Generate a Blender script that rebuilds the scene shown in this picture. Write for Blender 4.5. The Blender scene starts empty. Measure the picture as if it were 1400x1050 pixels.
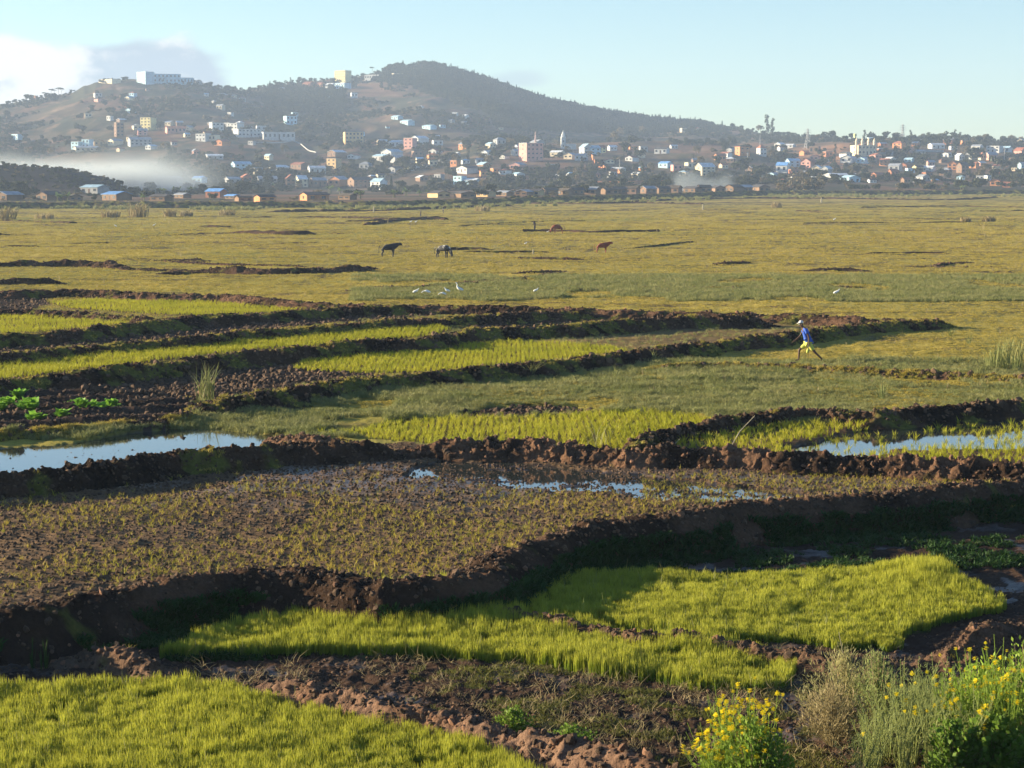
import bpy, math, random
import numpy as np
from mathutils import Vector, Matrix, Euler
R = math.radians
rng = np.random.default_rng(7)
random.seed(7)
S = bpy.context.scene
COL = S.collection

# ------------------------------------------------------------------ camera
H = 7.3                       # eye height over the pasture
F = 2700.0                    # focal length in pixels of the 1400 px wide photograph
PITCH = math.atan(270.0 / 2700.0)
cam_d = bpy.data.cameras.new('camera')
cam = bpy.data.objects.new('camera', cam_d)
COL.objects.link(cam)
cam.location = (0, 0, H)
cam.rotation_euler = (math.pi / 2 - PITCH, 0, 0)
cam_d.sensor_width = 36.0
cam_d.lens = 36.0 * F / 1400.0
cam_d.clip_start = 0.5
cam_d.clip_end = 20000
S.camera = cam

# ------------------------------------------------------------------ sun and sky
SUN_EL = R(12)
SUN_AZ = R(-77)               # from +Y (view direction) towards +X, so the sun stands left and a little beyond
sdir = Vector((math.sin(SUN_AZ) * math.cos(SUN_EL), math.cos(SUN_AZ) * math.cos(SUN_EL), math.sin(SUN_EL)))
sun_d = bpy.data.lights.new('sun', 'SUN')
sun_d.energy = 5.0
sun_d.angle = R(0.5)
sun_d.color = (1.0, 0.84, 0.58)
sun = bpy.data.objects.new('sun', sun_d)
COL.objects.link(sun)
sun.rotation_euler = (-sdir).to_track_quat('-Z', 'Y').to_euler()

W = bpy.data.worlds.new('World')
S.world = W
W.use_nodes = True
wt = W.node_tree
wt.nodes.clear()


class NT:
    """small helper to write node trees"""
    def __init__(self, tree):
        self.t = tree

    def n(self, typ, **kw):
        nd = self.t.nodes.new(typ)
        ins = kw.pop('ins', {})
        for k, v in kw.items():
            setattr(nd, k, v)
        for k, v in ins.items():
            self.set(nd, k, v)
        return nd

    def set(self, nd, k, v):
        sock = nd.inputs[k]
        if isinstance(v, bpy.types.NodeSocket):
            self.t.links.new(v, sock)
        elif isinstance(v, bpy.types.Node):
            self.t.links.new(v.outputs[0], sock)
        else:
            sock.default_value = v

    def math(self, op, a, b=None, c=None, clamp=False):
        nd = self.n('ShaderNodeMath', operation=op, use_clamp=clamp)
        self.set(nd, 0, a)
        if b is not None:
            self.set(nd, 1, b)
        if c is not None:
            self.set(nd, 2, c)
        return nd.outputs[0]

    def mix(self, f, a, b, blend='MIX'):
        nd = self.n('ShaderNodeMix', data_type='RGBA', blend_type=blend)
        self.set(nd, 0, f)
        self.set(nd, 6, a)
        self.set(nd, 7, b)
        return nd.outputs[2]

    def ramp(self, f, lo, hi):
        nd = self.n('ShaderNodeMapRange', interpolation_type='SMOOTHSTEP')
        self.set(nd, 0, f)
        nd.inputs[1].default_value = lo
        nd.inputs[2].default_value = hi
        return nd.outputs[0]

    def noise(self, scale, detail=4.0, rough=0.55, vec=None, dim='3D'):
        nd = self.n('ShaderNodeTexNoise', noise_dimensions=dim)
        nd.inputs['Scale'].default_value = scale
        nd.inputs['Detail'].default_value = detail
        nd.inputs['Roughness'].default_value = rough
        if vec is not None:
            self.set(nd, 'Vector', vec)
        return nd.outputs[0]


def c4(c, k=1.0):
    return (c[0] * k, c[1] * k, c[2] * k, 1.0)


N = NT(wt)
sky = N.n('ShaderNodeTexSky', sky_type='NISHITA', sun_disc=False)
sky.sun_elevation = SUN_EL
sky.sun_rotation = SUN_AZ
sky.altitude = 1200
sky.air_density = 1.0
sky.dust_density = 0.6
sky.ozone_density = 2.5
SKY_STRENGTH = 0.063
geo = N.n('ShaderNodeTexCoord')
sep = N.n('ShaderNodeSeparateXYZ', ins={0: geo.outputs['Generated']})
yy = N.math('MAXIMUM', sep.outputs[1], 0.02)
u = N.math('DIVIDE', sep.outputs[0], yy)
v = N.math('DIVIDE', sep.outputs[2], yy)
uv = N.n('ShaderNodeCombineXYZ', ins={0: u, 1: N.math('MULTIPLY', v, 1.7)})
puff = N.noise(26.0, 7.0, 0.55, uv)
broad = N.noise(7.0, 3.0, 0.5, uv)
# cumulus bank low over the left horizon, thinning out towards the right
left_in = N.ramp(u, -0.118, -0.165)
top = N.ramp(N.math('ADD', v, N.math('MULTIPLY', N.math('SUBTRACT', broad, 0.5), 0.045)), 0.088, 0.062)
env = N.math('MULTIPLY', left_in, top)
cl = N.ramp(N.math('ADD', N.math('MULTIPLY', env, 0.75), N.math('MULTIPLY', N.math('SUBTRACT', puff, 0.5), 0.9)), 0.28, 0.52)
# small cloud right of the hill top
du = N.math('DIVIDE', N.math('SUBTRACT', u, 0.004), 0.020)
dv = N.math('DIVIDE', N.math('SUBTRACT', v, 0.0535), 0.0055)
r2 = N.math('ADD', N.math('MULTIPLY', du, du), N.math('MULTIPLY', dv, dv))
small = N.math('SUBTRACT', 1.0, r2)
cl2 = N.math('MULTIPLY', N.ramp(N.math('ADD', small, N.math('MULTIPLY', N.math('SUBTRACT', puff, 0.5), 1.8)), 0.0, 0.9), 0.55)
mask = N.math('MAXIMUM', cl, cl2)
infront = N.math('GREATER_THAN', sep.outputs[1], 0.03)
mask = N.math('MULTIPLY', mask, infront)
up = N.ramp(v, 0.035, 0.20)
skyc = N.n('ShaderNodeMix', data_type='RGBA', blend_type='MULTIPLY', ins={0: 1.0})
N.set(skyc, 6, sky.outputs[0])
N.set(skyc, 7, N.mix(N.ramp(v, 0.085, 0.24), (1.01, 1.03, 0.99, 1.0), (0.80, 0.95, 1.06, 1.0)))
shade = N.ramp(N.math('ADD', N.math('MULTIPLY', puff, 1.5), N.math('MULTIPLY', N.ramp(u, -0.175, -0.235), 0.40)), 0.80, 1.10)
cloudc = N.mix(shade, (2.25, 2.8, 3.3, 1), (4.9, 4.95, 4.8, 1))
fin = N.mix(mask, skyc.outputs[2], cloudc)
bg = N.n('ShaderNodeBackground', ins={0: fin, 1: SKY_STRENGTH})
out = N.n('ShaderNodeOutputWorld', ins={0: bg.outputs[0]})

S.view_settings.view_transform = 'Standard'
S.view_settings.look = 'None'
S.view_settings.exposure = 1.78
S.view_settings.gamma = 1.0
S.view_settings.use_curve_mapping = False
S.cycles.max_bounces = 6
S.cycles.diffuse_bounces = 3
S.cycles.glossy_bounces = 3
S.cycles.transmission_bounces = 4
S.cycles.transparent_max_bounces = 6
S.cycles.volume_bounces = 0
S.cycles.volume_max_steps = 64
S.cycles.use_denoising = True

# ------------------------------------------------------------------ materials
MATS = {}


def mat_new(name):
    m = bpy.data.materials.new(name)
    m.use_nodes = True
    m.node_tree.nodes.clear()
    MATS[name] = m
    return m, NT(m.node_tree)


def finish(n, shader, vol=None):
    o = n.n('ShaderNodeOutputMaterial')
    if shader is not None:
        n.set(o, 'Surface', shader)
    if vol is not None:
        n.set(o, 'Volume', vol)


def plain(name, col, rough=0.8, var=0.25, scale=3.0, bump=0.0, spec=0.3, metal=0.0, bscale=20.0, per_obj=0.0):
    """base colour with broken tone, optional fine relief"""
    m, n = mat_new(name)
    tc = n.n('ShaderNodeTexCoord')
    nz = n.noise(scale, 6, 0.6, tc.outputs['Object'])
    colr = n.mix(n.ramp(nz, 0.3, 0.7), c4(col, 1 - var), c4(col, 1 + var))
    if per_obj:
        oi = n.n('ShaderNodeObjectInfo')
        k = n.math('ADD', n.math('MULTIPLY', oi.outputs['Random'], 2 * per_obj), 1 - per_obj)
        kk = n.n('ShaderNodeCombineXYZ', ins={0: k, 1: k, 2: k})
        colr = n.mix(1.0, colr, kk.outputs[0], 'MULTIPLY')
    p = n.n('ShaderNodeBsdfPrincipled', ins={'Base Color': colr, 'Roughness': rough, 'Metallic': metal, 'Specular IOR Level': spec})
    if bump:
        b = n.n('ShaderNodeBump', ins={'Strength': bump, 'Distance': 0.05, 'Height': n.noise(bscale, 5, 0.6, tc.outputs['Object'])})
        n.set(p, 'Normal', b.outputs[0])
    finish(n, p.outputs[0])
    return m


def leafy(name, c0, c1, trans=0.45, rough=0.55, tip=None, patch=0.35):
    """leaf material: part of the light passes through; every plant its own tone"""
    m, n = mat_new(name)
    oi = n.n('ShaderNodeObjectInfo')
    loc = n.noise(patch, 3, 0.6, oi.outputs['Location'])
    f = n.math('ADD', n.math('MULTIPLY', oi.outputs['Random'], 0.45), n.math('MULTIPLY', n.ramp(loc, 0.3, 0.7), 0.55))
    col = n.mix(f, c4(c0), c4(c1))
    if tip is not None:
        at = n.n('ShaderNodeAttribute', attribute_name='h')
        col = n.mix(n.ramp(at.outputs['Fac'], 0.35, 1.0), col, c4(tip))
    d = n.n('ShaderNodeBsdfPrincipled', ins={'Base Color': col, 'Roughness': rough, 'Specular IOR Level': 0.12})
    t = n.n('ShaderNodeBsdfTranslucent', ins={'Color': col})
    mx = n.n('ShaderNodeMixShader', ins={0: trans, 1: d.outputs[0], 2: t.outputs[0]})
    finish(n, mx.outputs[0])
    return m


# ------------------------------------------------------------------ noise in numpy
def _h(ix, iy, seed):
    h = (ix.astype(np.int64) * 374761393 + iy.astype(np.int64) * 668265263 + seed * 1442695041) & 0xFFFFFFFF
    h = ((h ^ (h >> 13)) * 1274126177) & 0xFFFFFFFF
    h = h ^ (h >> 16)
    return (h & 0xFFFF) / 65535.0


def vn(x, y, seed=0):
    xi = np.floor(x); yi = np.floor(y)
    fx = x - xi; fy = y - yi
    fx = fx * fx * (3 - 2 * fx); fy = fy * fy * (3 - 2 * fy)
    a = _h(xi, yi, seed); b = _h(xi + 1, yi, seed); c = _h(xi, yi + 1, seed); d = _h(xi + 1, yi + 1, seed)
    return (a + (b - a) * fx) * (1 - fy) + (c + (d - c) * fx) * fy


def fbm(x, y, octv=4, seed=0, gain=0.5, lac=2.03):
    s = 0.0; a = 1.0; t = 0.0
    for i in range(octv):
        s = s + a * vn(x, y, seed + i * 17); t += a
        a *= gain
        x, y = (x * 0.8 - y * 0.6) * lac, (x * 0.6 + y * 0.8) * lac
    return s / t


def ridged(x, y, octv=3, seed=0):
    s = 0.0; a = 1.0; t = 0.0
    for i in range(octv):
        s = s + a * (1 - np.abs(2 * vn(x, y, seed + i * 31) - 1)); t += a
        a *= 0.5
        x, y = (x * 0.8 - y * 0.6) * 2.1, (x * 0.6 + y * 0.8) * 2.1
    return s / t


def sstep(x, a, b):
    t = np.clip((x - a) / (b - a), 0, 1)
    return t * t * (3 - 2 * t)


# ------------------------------------------------------------------ pixels <-> place
cp, sp = math.cos(PITCH), math.sin(PITCH)


def ray(px, py):
    dx = (px - 700.0) / F
    dy = -(py - 525.0) / F
    return dx, cp + dy * sp, -sp + dy * cp


def on_plane(px, py, z):
    dx, dy, dz = ray(px, py)
    t = (z - H) / dz
    return dx * t, dy * t


def plane_poly(pts, z=0.0):
    return np.array([on_plane(a, b, z) for a, b in pts])


def inside(X, Y, poly):
    r = np.zeros(np.shape(X), bool)
    n = len(poly)
    x0, y0 = poly[:, 0].min(), poly[:, 1].min(); x1, y1 = poly[:, 0].max(), poly[:, 1].max()
    m = (X >= x0) & (X <= x1) & (Y >= y0) & (Y <= y1)
    if not m.any():
        return r
    xs = X[m]; ys = Y[m]; q = np.zeros(xs.shape, bool)
    for i in range(n):
        ax, ay = poly[i]; bx, by = poly[(i + 1) % n]
        if ay == by:
            continue
        c = ((ay > ys) != (by > ys)) & (xs < (bx - ax) * (ys - ay) / (by - ay) + ax)
        q ^= c
    r[m] = q
    return r


LOW = -0.35                    # level of the seed beds in front of the big bund
KB = [(-260, 870), (-120, 848), (0, 832), (60, 826), (120, 812), (190, 797), (300, 784), (420, 781), (480, 789), (530, 797), (590, 790), (650, 778),
      (690, 754), (715, 744), (760, 733), (800, 719), (850, 711), (920, 705), (1000, 691), (1050, 685), (1150, 677),
      (1250, 669), (1330, 661), (1400, 653), (1520, 640), (1700, 622)]
kb_w = plane_poly(KB, 0.42)
low_poly = np.array(list(map(tuple, kb_w)) + [(60, 60), (60, 2), (-60, 2), (-60, kb_w[0][1] - 8)])

# far silhouette: px, py of the bare ridge
RX = [-700, -300, 0, 45, 100, 118, 135, 180, 215, 262, 300, 340, 356, 400, 440, 480, 520, 545, 580, 605, 628, 652, 680, 705, 742, 780, 820, 860, 900, 950, 1000, 1050, 1100, 1200, 1300, 1400, 1800, 2400]
RY = [205, 175, 144, 137, 127, 118, 113, 109, 110, 112, 120, 124, 121, 114, 110, 107, 99, 92, 89, 92, 99, 106, 115, 125, 137, 145, 154, 160, 165, 169, 176, 183, 188, 190, 190, 196, 205, 225]
_SX = np.arange(-700.0, 2400.0, 10.0)
_SY = np.convolve(np.pad(np.interp(_SX, RX, RY), 8, 'edge'), np.hanning(17) / np.hanning(17).sum(), 'valid')
DRX = [0, 300, 400, 520, 900, 1000, 1080, 1150, 1400]
DRY = [2100, 2150, 2400, 2500, 2500, 2350, 2050, 1850, 1850]
EX = [0, 500, 700, 850, 1050, 1400]
ED = [665, 690, 760, 850, 980, 1040]
EY = [284.5, 283, 278, 272, 266.5, 264.5]


def base_z(X, Y):
    """large form of the land"""
    X = np.asarray(X, float); Y = np.asarray(Y, float)
    Yc = np.maximum(Y, 1.0)
    px = 700 + 2713 * X / Yc
    px = np.clip(px, -2500, 3500)
    z = np.zeros(X.shape)
    De = np.interp(px, EX, ED); ze = H + (255 - np.interp(px, EX, EY)) / 2727 * De
    t = np.clip((Y - 260) / (De - 260), 0, 1)
    z = np.maximum(ze, 0) * t * t
    far = Y > De
    if far.any():
        p = px[far]; y = Y[far]; de = De[far]; z0 = np.maximum(ze[far], 0)
        Df = 1220.0
        zf = 4.2 + 4.0 * sstep(p, 500, 900) + 3 * sstep(p, 900, 1100)
        Dr = np.interp(p, DRX, DRY)
        ysr = np.interp(p, RX, RY)
        pyf = 255 - (zf - H) * 2727 / Df
        up_ = 2.0 - 0.6 * sstep(p, 500, 1000)
        zz = z0 + up_ + (zf - z0 - up_) * np.clip((y - de) / (Df - de), 0, 1)
        g = np.clip((y - Df) / (Dr - Df), 0, 1)
        yss = np.interp(p, _SX, _SY)
        kr = sstep(g, 0.80, 1.0)
        ys = yss * (1 - kr) + ysr * kr
        bw = sstep(p, 560, 700) * (1 - sstep(p, 1000, 1120))
        gb = np.interp(g, [0, 0.26, 0.40, 0.52, 1.0], [0, 0.50, 0.54, 0.50, 1.0])
        gl = np.interp(g, [0, 0.2, 0.5, 1.0], [0, 0.24, 0.52, 1.0])
        gg = gl * (1 - bw) + gb * bw
        # spurs and gullies running down the slope
        sx = X[far]; sy = y
        sp_n = fbm(sx / 210, sy / 420, 4, 5) - 0.5
        sp2 = ridged(sx / 95 + sp_n * 2, sy / 160, 3, 9) - 0.5
        amp = 4 * gg * (1 - gg)
        py = pyf + (ys - pyf) * gg + amp * (sp_n * 38 - sp2 * 14)
        py = py + (g > 0.9) * (fbm(p / 9, y * 0, 3, 12) - 0.5) * 2.2
        zh = H + (255 - py) * y / 2727
        k = sstep(y, Df - 60, Df + 60)
        zz = zz * (1 - k) + zh * k
        back = np.clip(y - Dr, 0, None)
        zz = zz - back * 0.42
        # dark low mound on the left behind the first houses
        mpx = np.interp(p, [-900, 0, 90, 150, 190], [1.0, 1.0, 0.88, 0.55, 0.0])
        zz = zz + 14.2 * mpx * np.exp(-((y - 915) / 46) ** 2)
        zz = np.maximum(zz, -2)
        z = z.copy(); z[far] = zz
    return z


# ---- fields on the plain, as outlines (pixels of the photograph), laid on their level
def PP(pts, z=0.0):
    return plane_poly(pts, z)


REG = {
    # dug and planted block on the left
    'rice1': PP([(66, 415), (130, 410), (250, 409), (330, 411), (430, 418), (430, 424), (320, 431), (268, 433), (190, 428), (100, 422)]),
    'rice2': PP([(-200, 432), (0, 430), (90, 432), (185, 438), (180, 443), (120, 449), (60, 455), (0, 458), (-200, 470)]),
    'soil1': PP([(-200, 402), (0, 404), (60, 406), (70, 416), (30, 426), (-200, 430)]),
    'soil2': PP([(-200, 478), (0, 462), (140, 450), (300, 432), (500, 421), (610, 421), (640, 428), (500, 438), (330, 453), (230, 464), (107, 474), (-200, 500)]),
    'rice3': PP([(-200, 515), (0, 492), (110, 480), (240, 470), (330, 460), (530, 447), (600, 447), (620, 452), (580, 461), (480, 468), (360, 478), (285, 486), (200, 496), (132, 504), (0, 520), (-200, 545)]),
    'pool1': PP([(640, 449), (700, 440), (770, 436), (810, 436), (800, 441), (740, 446), (680, 449)]),
    'soil3': PP([(640, 441), (740, 432), (850, 427), (880, 432), (830, 439), (700, 447), (640, 449)]),
    'soil4': PP([(110, 548), (140, 520), (200, 506), (300, 497), (360, 500), (420, 500), (470, 510), (520, 512), (440, 522), (380, 533), (300, 546), (240, 552)]),
    'rice4': PP([(400, 507), (420, 492), (480, 482), (600, 474), (700, 470), (830, 475), (860, 482), (800, 489), (700, 499), (600, 509), (532, 512), (460, 510)]),
    'weeds1': PP([(700, 470), (780, 458), (880, 446), (1000, 438), (1080, 434), (1200, 438), (1290, 436), (1221, 439), (1150, 447), (1078, 456), (1007, 464), (900, 477), (850, 482), (830, 474)]),
    'weeds2': PP([(560, 421), (700, 423), (760, 424), (600, 432), (480, 440), (520, 428)]),
    'garden': PP([(-300, 560), (0, 534), (170, 540), (240, 548), (290, 566), (230, 584), (150, 588), (0, 600), (-300, 640)]),
    'rice5': PP([(430, 592), (500, 582), (560, 573), (640, 568), (760, 566), (870, 561), (960, 566), (985, 576), (920, 588), (870, 606), (800, 612), (700, 608), (600, 604), (500, 599)]),
    'soil5': PP([(470, 586), (553, 576), (614, 567), (668, 554), (721, 551), (850, 557), (780, 564), (640, 567), (560, 572), (500, 583)]),
    'water1': PP([(-300, 650), (-100, 625), (0, 611), (60, 608), (130, 599), (170, 590), (230, 584), (300, 585), (385, 596), (392, 610), (340, 620), (250, 628), (180, 634), (120, 642), (60, 650), (0, 655), (-300, 680)]),
    'rice6': PP([(880, 618), (936, 600), (1007, 588), (1090, 580), (1200, 580), (1260, 572), (1400, 560), (1700, 545), (1700, 660), (1400, 640), (1290, 632), (1180, 628), (1070, 622), (1000, 618)]),
    'water2': PP([(1060, 612), (1100, 602), (1160, 590), (1260, 573), (1330, 566), (1400, 562), (1650, 548), (1650, 612), (1400, 612), (1300, 612), (1220, 618), (1160, 624), (1100, 622)]),
    'mud1': PP([(-400, 760), (0, 655), (150, 640), (250, 625), (400, 612), (550, 606), (700, 612), (870, 620), (1000, 622), (1180, 632), (1400, 645), (1700, 650), (1700, 622), (1400, 655), (1250, 672), (1000, 694), (850, 714), (760, 735), (690, 756), (590, 795), (500, 800), (300, 788), (120, 815), (0, 835), (-300, 900)]),
    'water3': PP([(540, 648), (600, 628), (700, 628), (800, 642), (900, 650), (1030, 665), (1120, 678), (1000, 688), (900, 682), (820, 672), (740, 668), (640, 660)]),
    # below the big bund
    'seed1': PP([(655, 812), (690, 802), (740, 798), (900, 789), (1000, 797), (1100, 792), (1190, 786), (1230, 780), (1290, 782), (1312, 806), (1376, 826), (1374, 842), (1300, 853), (1245, 867), (1215, 887), (1150, 890), (1090, 884), (1000, 880), (880, 868), (760, 850), (700, 838)], LOW),
    'seed2': PP([(220, 902), (260, 885), (340, 862), (430, 848), (520, 836), (600, 836), (700, 846), (800, 862), (870, 880), (960, 884), (1040, 898), (1090, 912), (1080, 935), (1040, 948), (960, 945), (850, 930), (740, 912), (600, 899), (450, 895), (330, 900)], LOW),
    'seed3': PP([(-500, 960), (0, 952), (100, 948), (200, 948), (260, 942), (300, 952), (420, 976), (540, 1002), (600, 1016), (680, 1042), (740, 1075), (780, 1180), (-500, 1180)], LOW),
    'seed4': PP([(1195, 886), (1215, 876), (1232, 880), (1230, 890), (1210, 893)], LOW),
    'pool2': PP([(1370, 800), (1500, 790), (1500, 850), (1380, 845), (1385, 820)], LOW),
}
SOIL = {'soil1': 1, 'soil2': 1, 'soil3': 1, 'soil4': 1, 'soil5': 1, 'garden': .8, 'mud1': 1, 'rice1': .6, 'rice2': .6, 'rice3': .6, 'rice4': .6, 'rice5': .7, 'rice6': .6,
        'water1': 1, 'water2': 1, 'water3': 1, 'pool1': 1, 'weeds1': .55, 'weeds2': .8, 'seed1': 1, 'seed2': 1, 'seed3': 1}
CULT = PP([(-400, 400), (0, 399), (200, 402), (420, 415), (700, 422), (940, 429), (1290, 437), (1078, 457), (850, 485), (600, 512), (440, 526), (300, 549), (-400, 640)])


def masks(X, Y, wob=1.0):
    """0..1 fields: soil, clod height, green"""
    w = np.clip(Y / 60.0, 0.3, 2.0) * 0.35 * wob
    xn = X + (fbm(X * 1.3, Y * 1.3, 3, 40) - 0.5) * w * 2
    yn = Y + (fbm(X * 1.3, Y * 1.3, 3, 50) - 0.5) * w * 4
    m = {}
    near = Y < 260
    for k, p in REG.items():
        m[k] = np.zeros(X.shape, bool)
        if near.any():
            m[k][near] = inside(xn[near], yn[near], p)
    m['low'] = np.zeros(X.shape, bool)
    m['low'][near] = inside(X[near], Y[near], low_poly)
    return m


def ground_z(X, Y, m=None, coarse=False):
    X = np.asarray(X, float); Y = np.asarray(Y, float)
    z = base_z(X, Y)
    near = Y < 320
    if near.any():
        x = X[near]; y = Y[near]
        if m is None:
            mm = masks(x, y)
        else:
            mm = {k: q[near] for k, q in m.items()}
        low = mm['low']
        zz = z[near]
        zz = np.where(low, LOW, zz)
        # bank under the road in the bottom right corner
        bank = sstep(x - 3.2 + (fbm(x * .6, y * .6, 2, 77) - .5) * 2, 0, 3.5) * sstep(-y, -28.5, -24.5)
        zz = zz + low * bank * 0.40
        bank2 = sstep(-y, -20.5, -10)
        zz = zz + bank2 * 2.6
        soil = np.zeros(x.shape)
        for k, s in SOIL.items():
            soil = np.maximum(soil, mm[k] * float(s))
        soil = np.where(low, 0.9, soil)
        wat = mm['water1'] | mm['water2'] | mm['pool1']
        fade = 1 - 0.6 * sstep(y, 60, 200)
        und = (fbm(x / 3.1, y / 3.1, 3, 3) - 0.5) * 0.16
        clod = (ridged(x / 0.34, y / 0.42, 3, 21) - 0.55) * 0.12 + (vn(x / 0.09, y / 0.11, 8) - 0.5) * 0.035
        grass = (fbm(x / 0.55, y / 0.7, 3, 60) - 0.5) * 0.13
        mud = (fbm(x / 0.22, y / 0.3, 3, 31) - 0.5) * 0.07 + (ridged(x / 0.5, y / 0.35, 2, 33) - .5) * 0.04
        a = np.where(mm['mud1'] | mm['rice1'] | mm['rice2'] | mm['rice3'] | mm['rice4'] | mm['rice5'] | mm['rice6'], mud, clod)
        micro = (soil * a + (1 - soil) * grass) * fade
        zz = zz + micro + und * np.where(wat | mm['water3'], 0.3, 1.0) * np.where(low, 0.8, 1)
        # hollows that hold water
        zz = np.where(mm['water1'], np.where(low, LOW, 0) - 0.125 + mud * 1.15 + (fbm(x / .8, y / .8, 3, 90) - .5) * 0.09, zz)
        zz = np.where(mm['water2'], -0.15 + mud * 0.8, zz)
        zz = np.where(mm['pool1'], -0.10 + mud, zz)
        zz = np.where(mm['water3'], -0.088 + mud * .9 + (fbm(x / 1.3, y / 0.7, 3, 92) - .5) * 0.16, zz)
        zz = np.where(mm['seed1'] | mm['seed2'] | mm['seed3'], zz + 0.03, zz)
        # garden beds
        g = mm['garden']
        bed = np.sin((y - 0.45 * x) * 2.6)
        zz = np.where(g, zz + 0.12 + 0.16 * bed, zz)
        # rough sunken rim of the rice plot below the rough pasture
        zz = np.where(mm['rice5'] | mm['soil5'], zz - 0.14, zz)
        # pasture: long low swells that throw shadows
        past = ~low & (soil < 0.1)
        swell = (ridged(x / 5.0 + y * .1, y / 2.6, 2, 70) - 0.7) * 0.16
        zz = zz + np.where(past, swell, 0)
        z = z.copy(); z[near] = zz
    mid = (Y >= 320) & (Y < 700)
    if mid.any():
        x = X[mid]; y = Y[mid]
        z = z.copy()
        z[mid] += (ridged(x / 22.0, y / 12.0, 3, 71) - 0.7) * 0.22
    return z


def hit(px, py, dmin=20, dmax=3400, zoff=0.0):
    """where the view ray through a pixel meets the land"""
    dx, dy, dz = ray(px, py)
    ts = np.geomspace(dmin, dmax, 2600)
    X = dx * ts; Y = dy * ts; Z = H + dz * ts
    g = base_z(X, Y)
    g = np.where(inside(X, Y, low_poly), LOW, g) + zoff
    b = np.nonzero(Z <= g)[0]
    if len(b) == 0:
        i = int(np.argmin(Z - g))
    else:
        i = b[0]
    return Vector((X[i], Y[i], g[i] - zoff))


# ------------------------------------------------------------------ object helpers
def link(o, parent=None):
    COL.objects.link(o)
    if parent is not None:
        o.parent = parent
    return o


def mesh_np(name, verts, faces, mat=None, smooth=False, parent=None, cols=None):
    me = bpy.data.meshes.new(name)
    if isinstance(verts, np.ndarray):
        faces = np.asarray(faces, dtype=np.int32)
        nv, nf, k = len(verts), len(faces), faces.shape[1]
        me.vertices.add(nv); me.vertices.foreach_set('co', verts.astype(np.float32).ravel())
        me.loops.add(nf * k); me.loops.foreach_set('vertex_index', faces.ravel())
        me.polygons.add(nf)
        me.polygons.foreach_set('loop_start', np.arange(0, nf * k, k, dtype=np.int32))
        me.update(calc_edges=True)
    else:
        me.from_pydata(verts, [], faces)
        me.update()
    if smooth:
        me.polygons.foreach_set('use_smooth', np.ones(len(me.polygons), bool))
    if cols is not None:
        a = me.color_attributes.new('tone', 'FLOAT_COLOR', 'POINT')
        c = np.zeros((len(me.vertices), 4), np.float32); c[:, :cols.shape[1]] = cols
        a.data.foreach_set('color', c.ravel())
    o = bpy.data.objects.new(name, me)
    if mat is not None:
        me.materials.append(MATS[mat] if isinstance(mat, str) else mat)
    return link(o, parent)


def empty(name, loc=(0, 0, 0), rz=0.0):
    o = bpy.data.objects.new(name, None)
    o.location = loc; o.rotation_euler = (0, 0, rz)
    o.empty_display_size = 0.3
    return link(o)


def tag(o, label=None, cat=None, group=None, kind=None):
    if label: o['label'] = label
    if cat: o['category'] = cat
    if group: o['group'] = group
    if kind: o['kind'] = kind
    return o


def copy_tree(o, parent=None):
    c = o.copy(); COL.objects.link(c)
    if parent is not None:
        c.parent = parent
        c.matrix_parent_inverse = o.matrix_parent_inverse.copy()
    for ch in list(o.children):
        copy_tree(ch, c)
    return c


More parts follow.
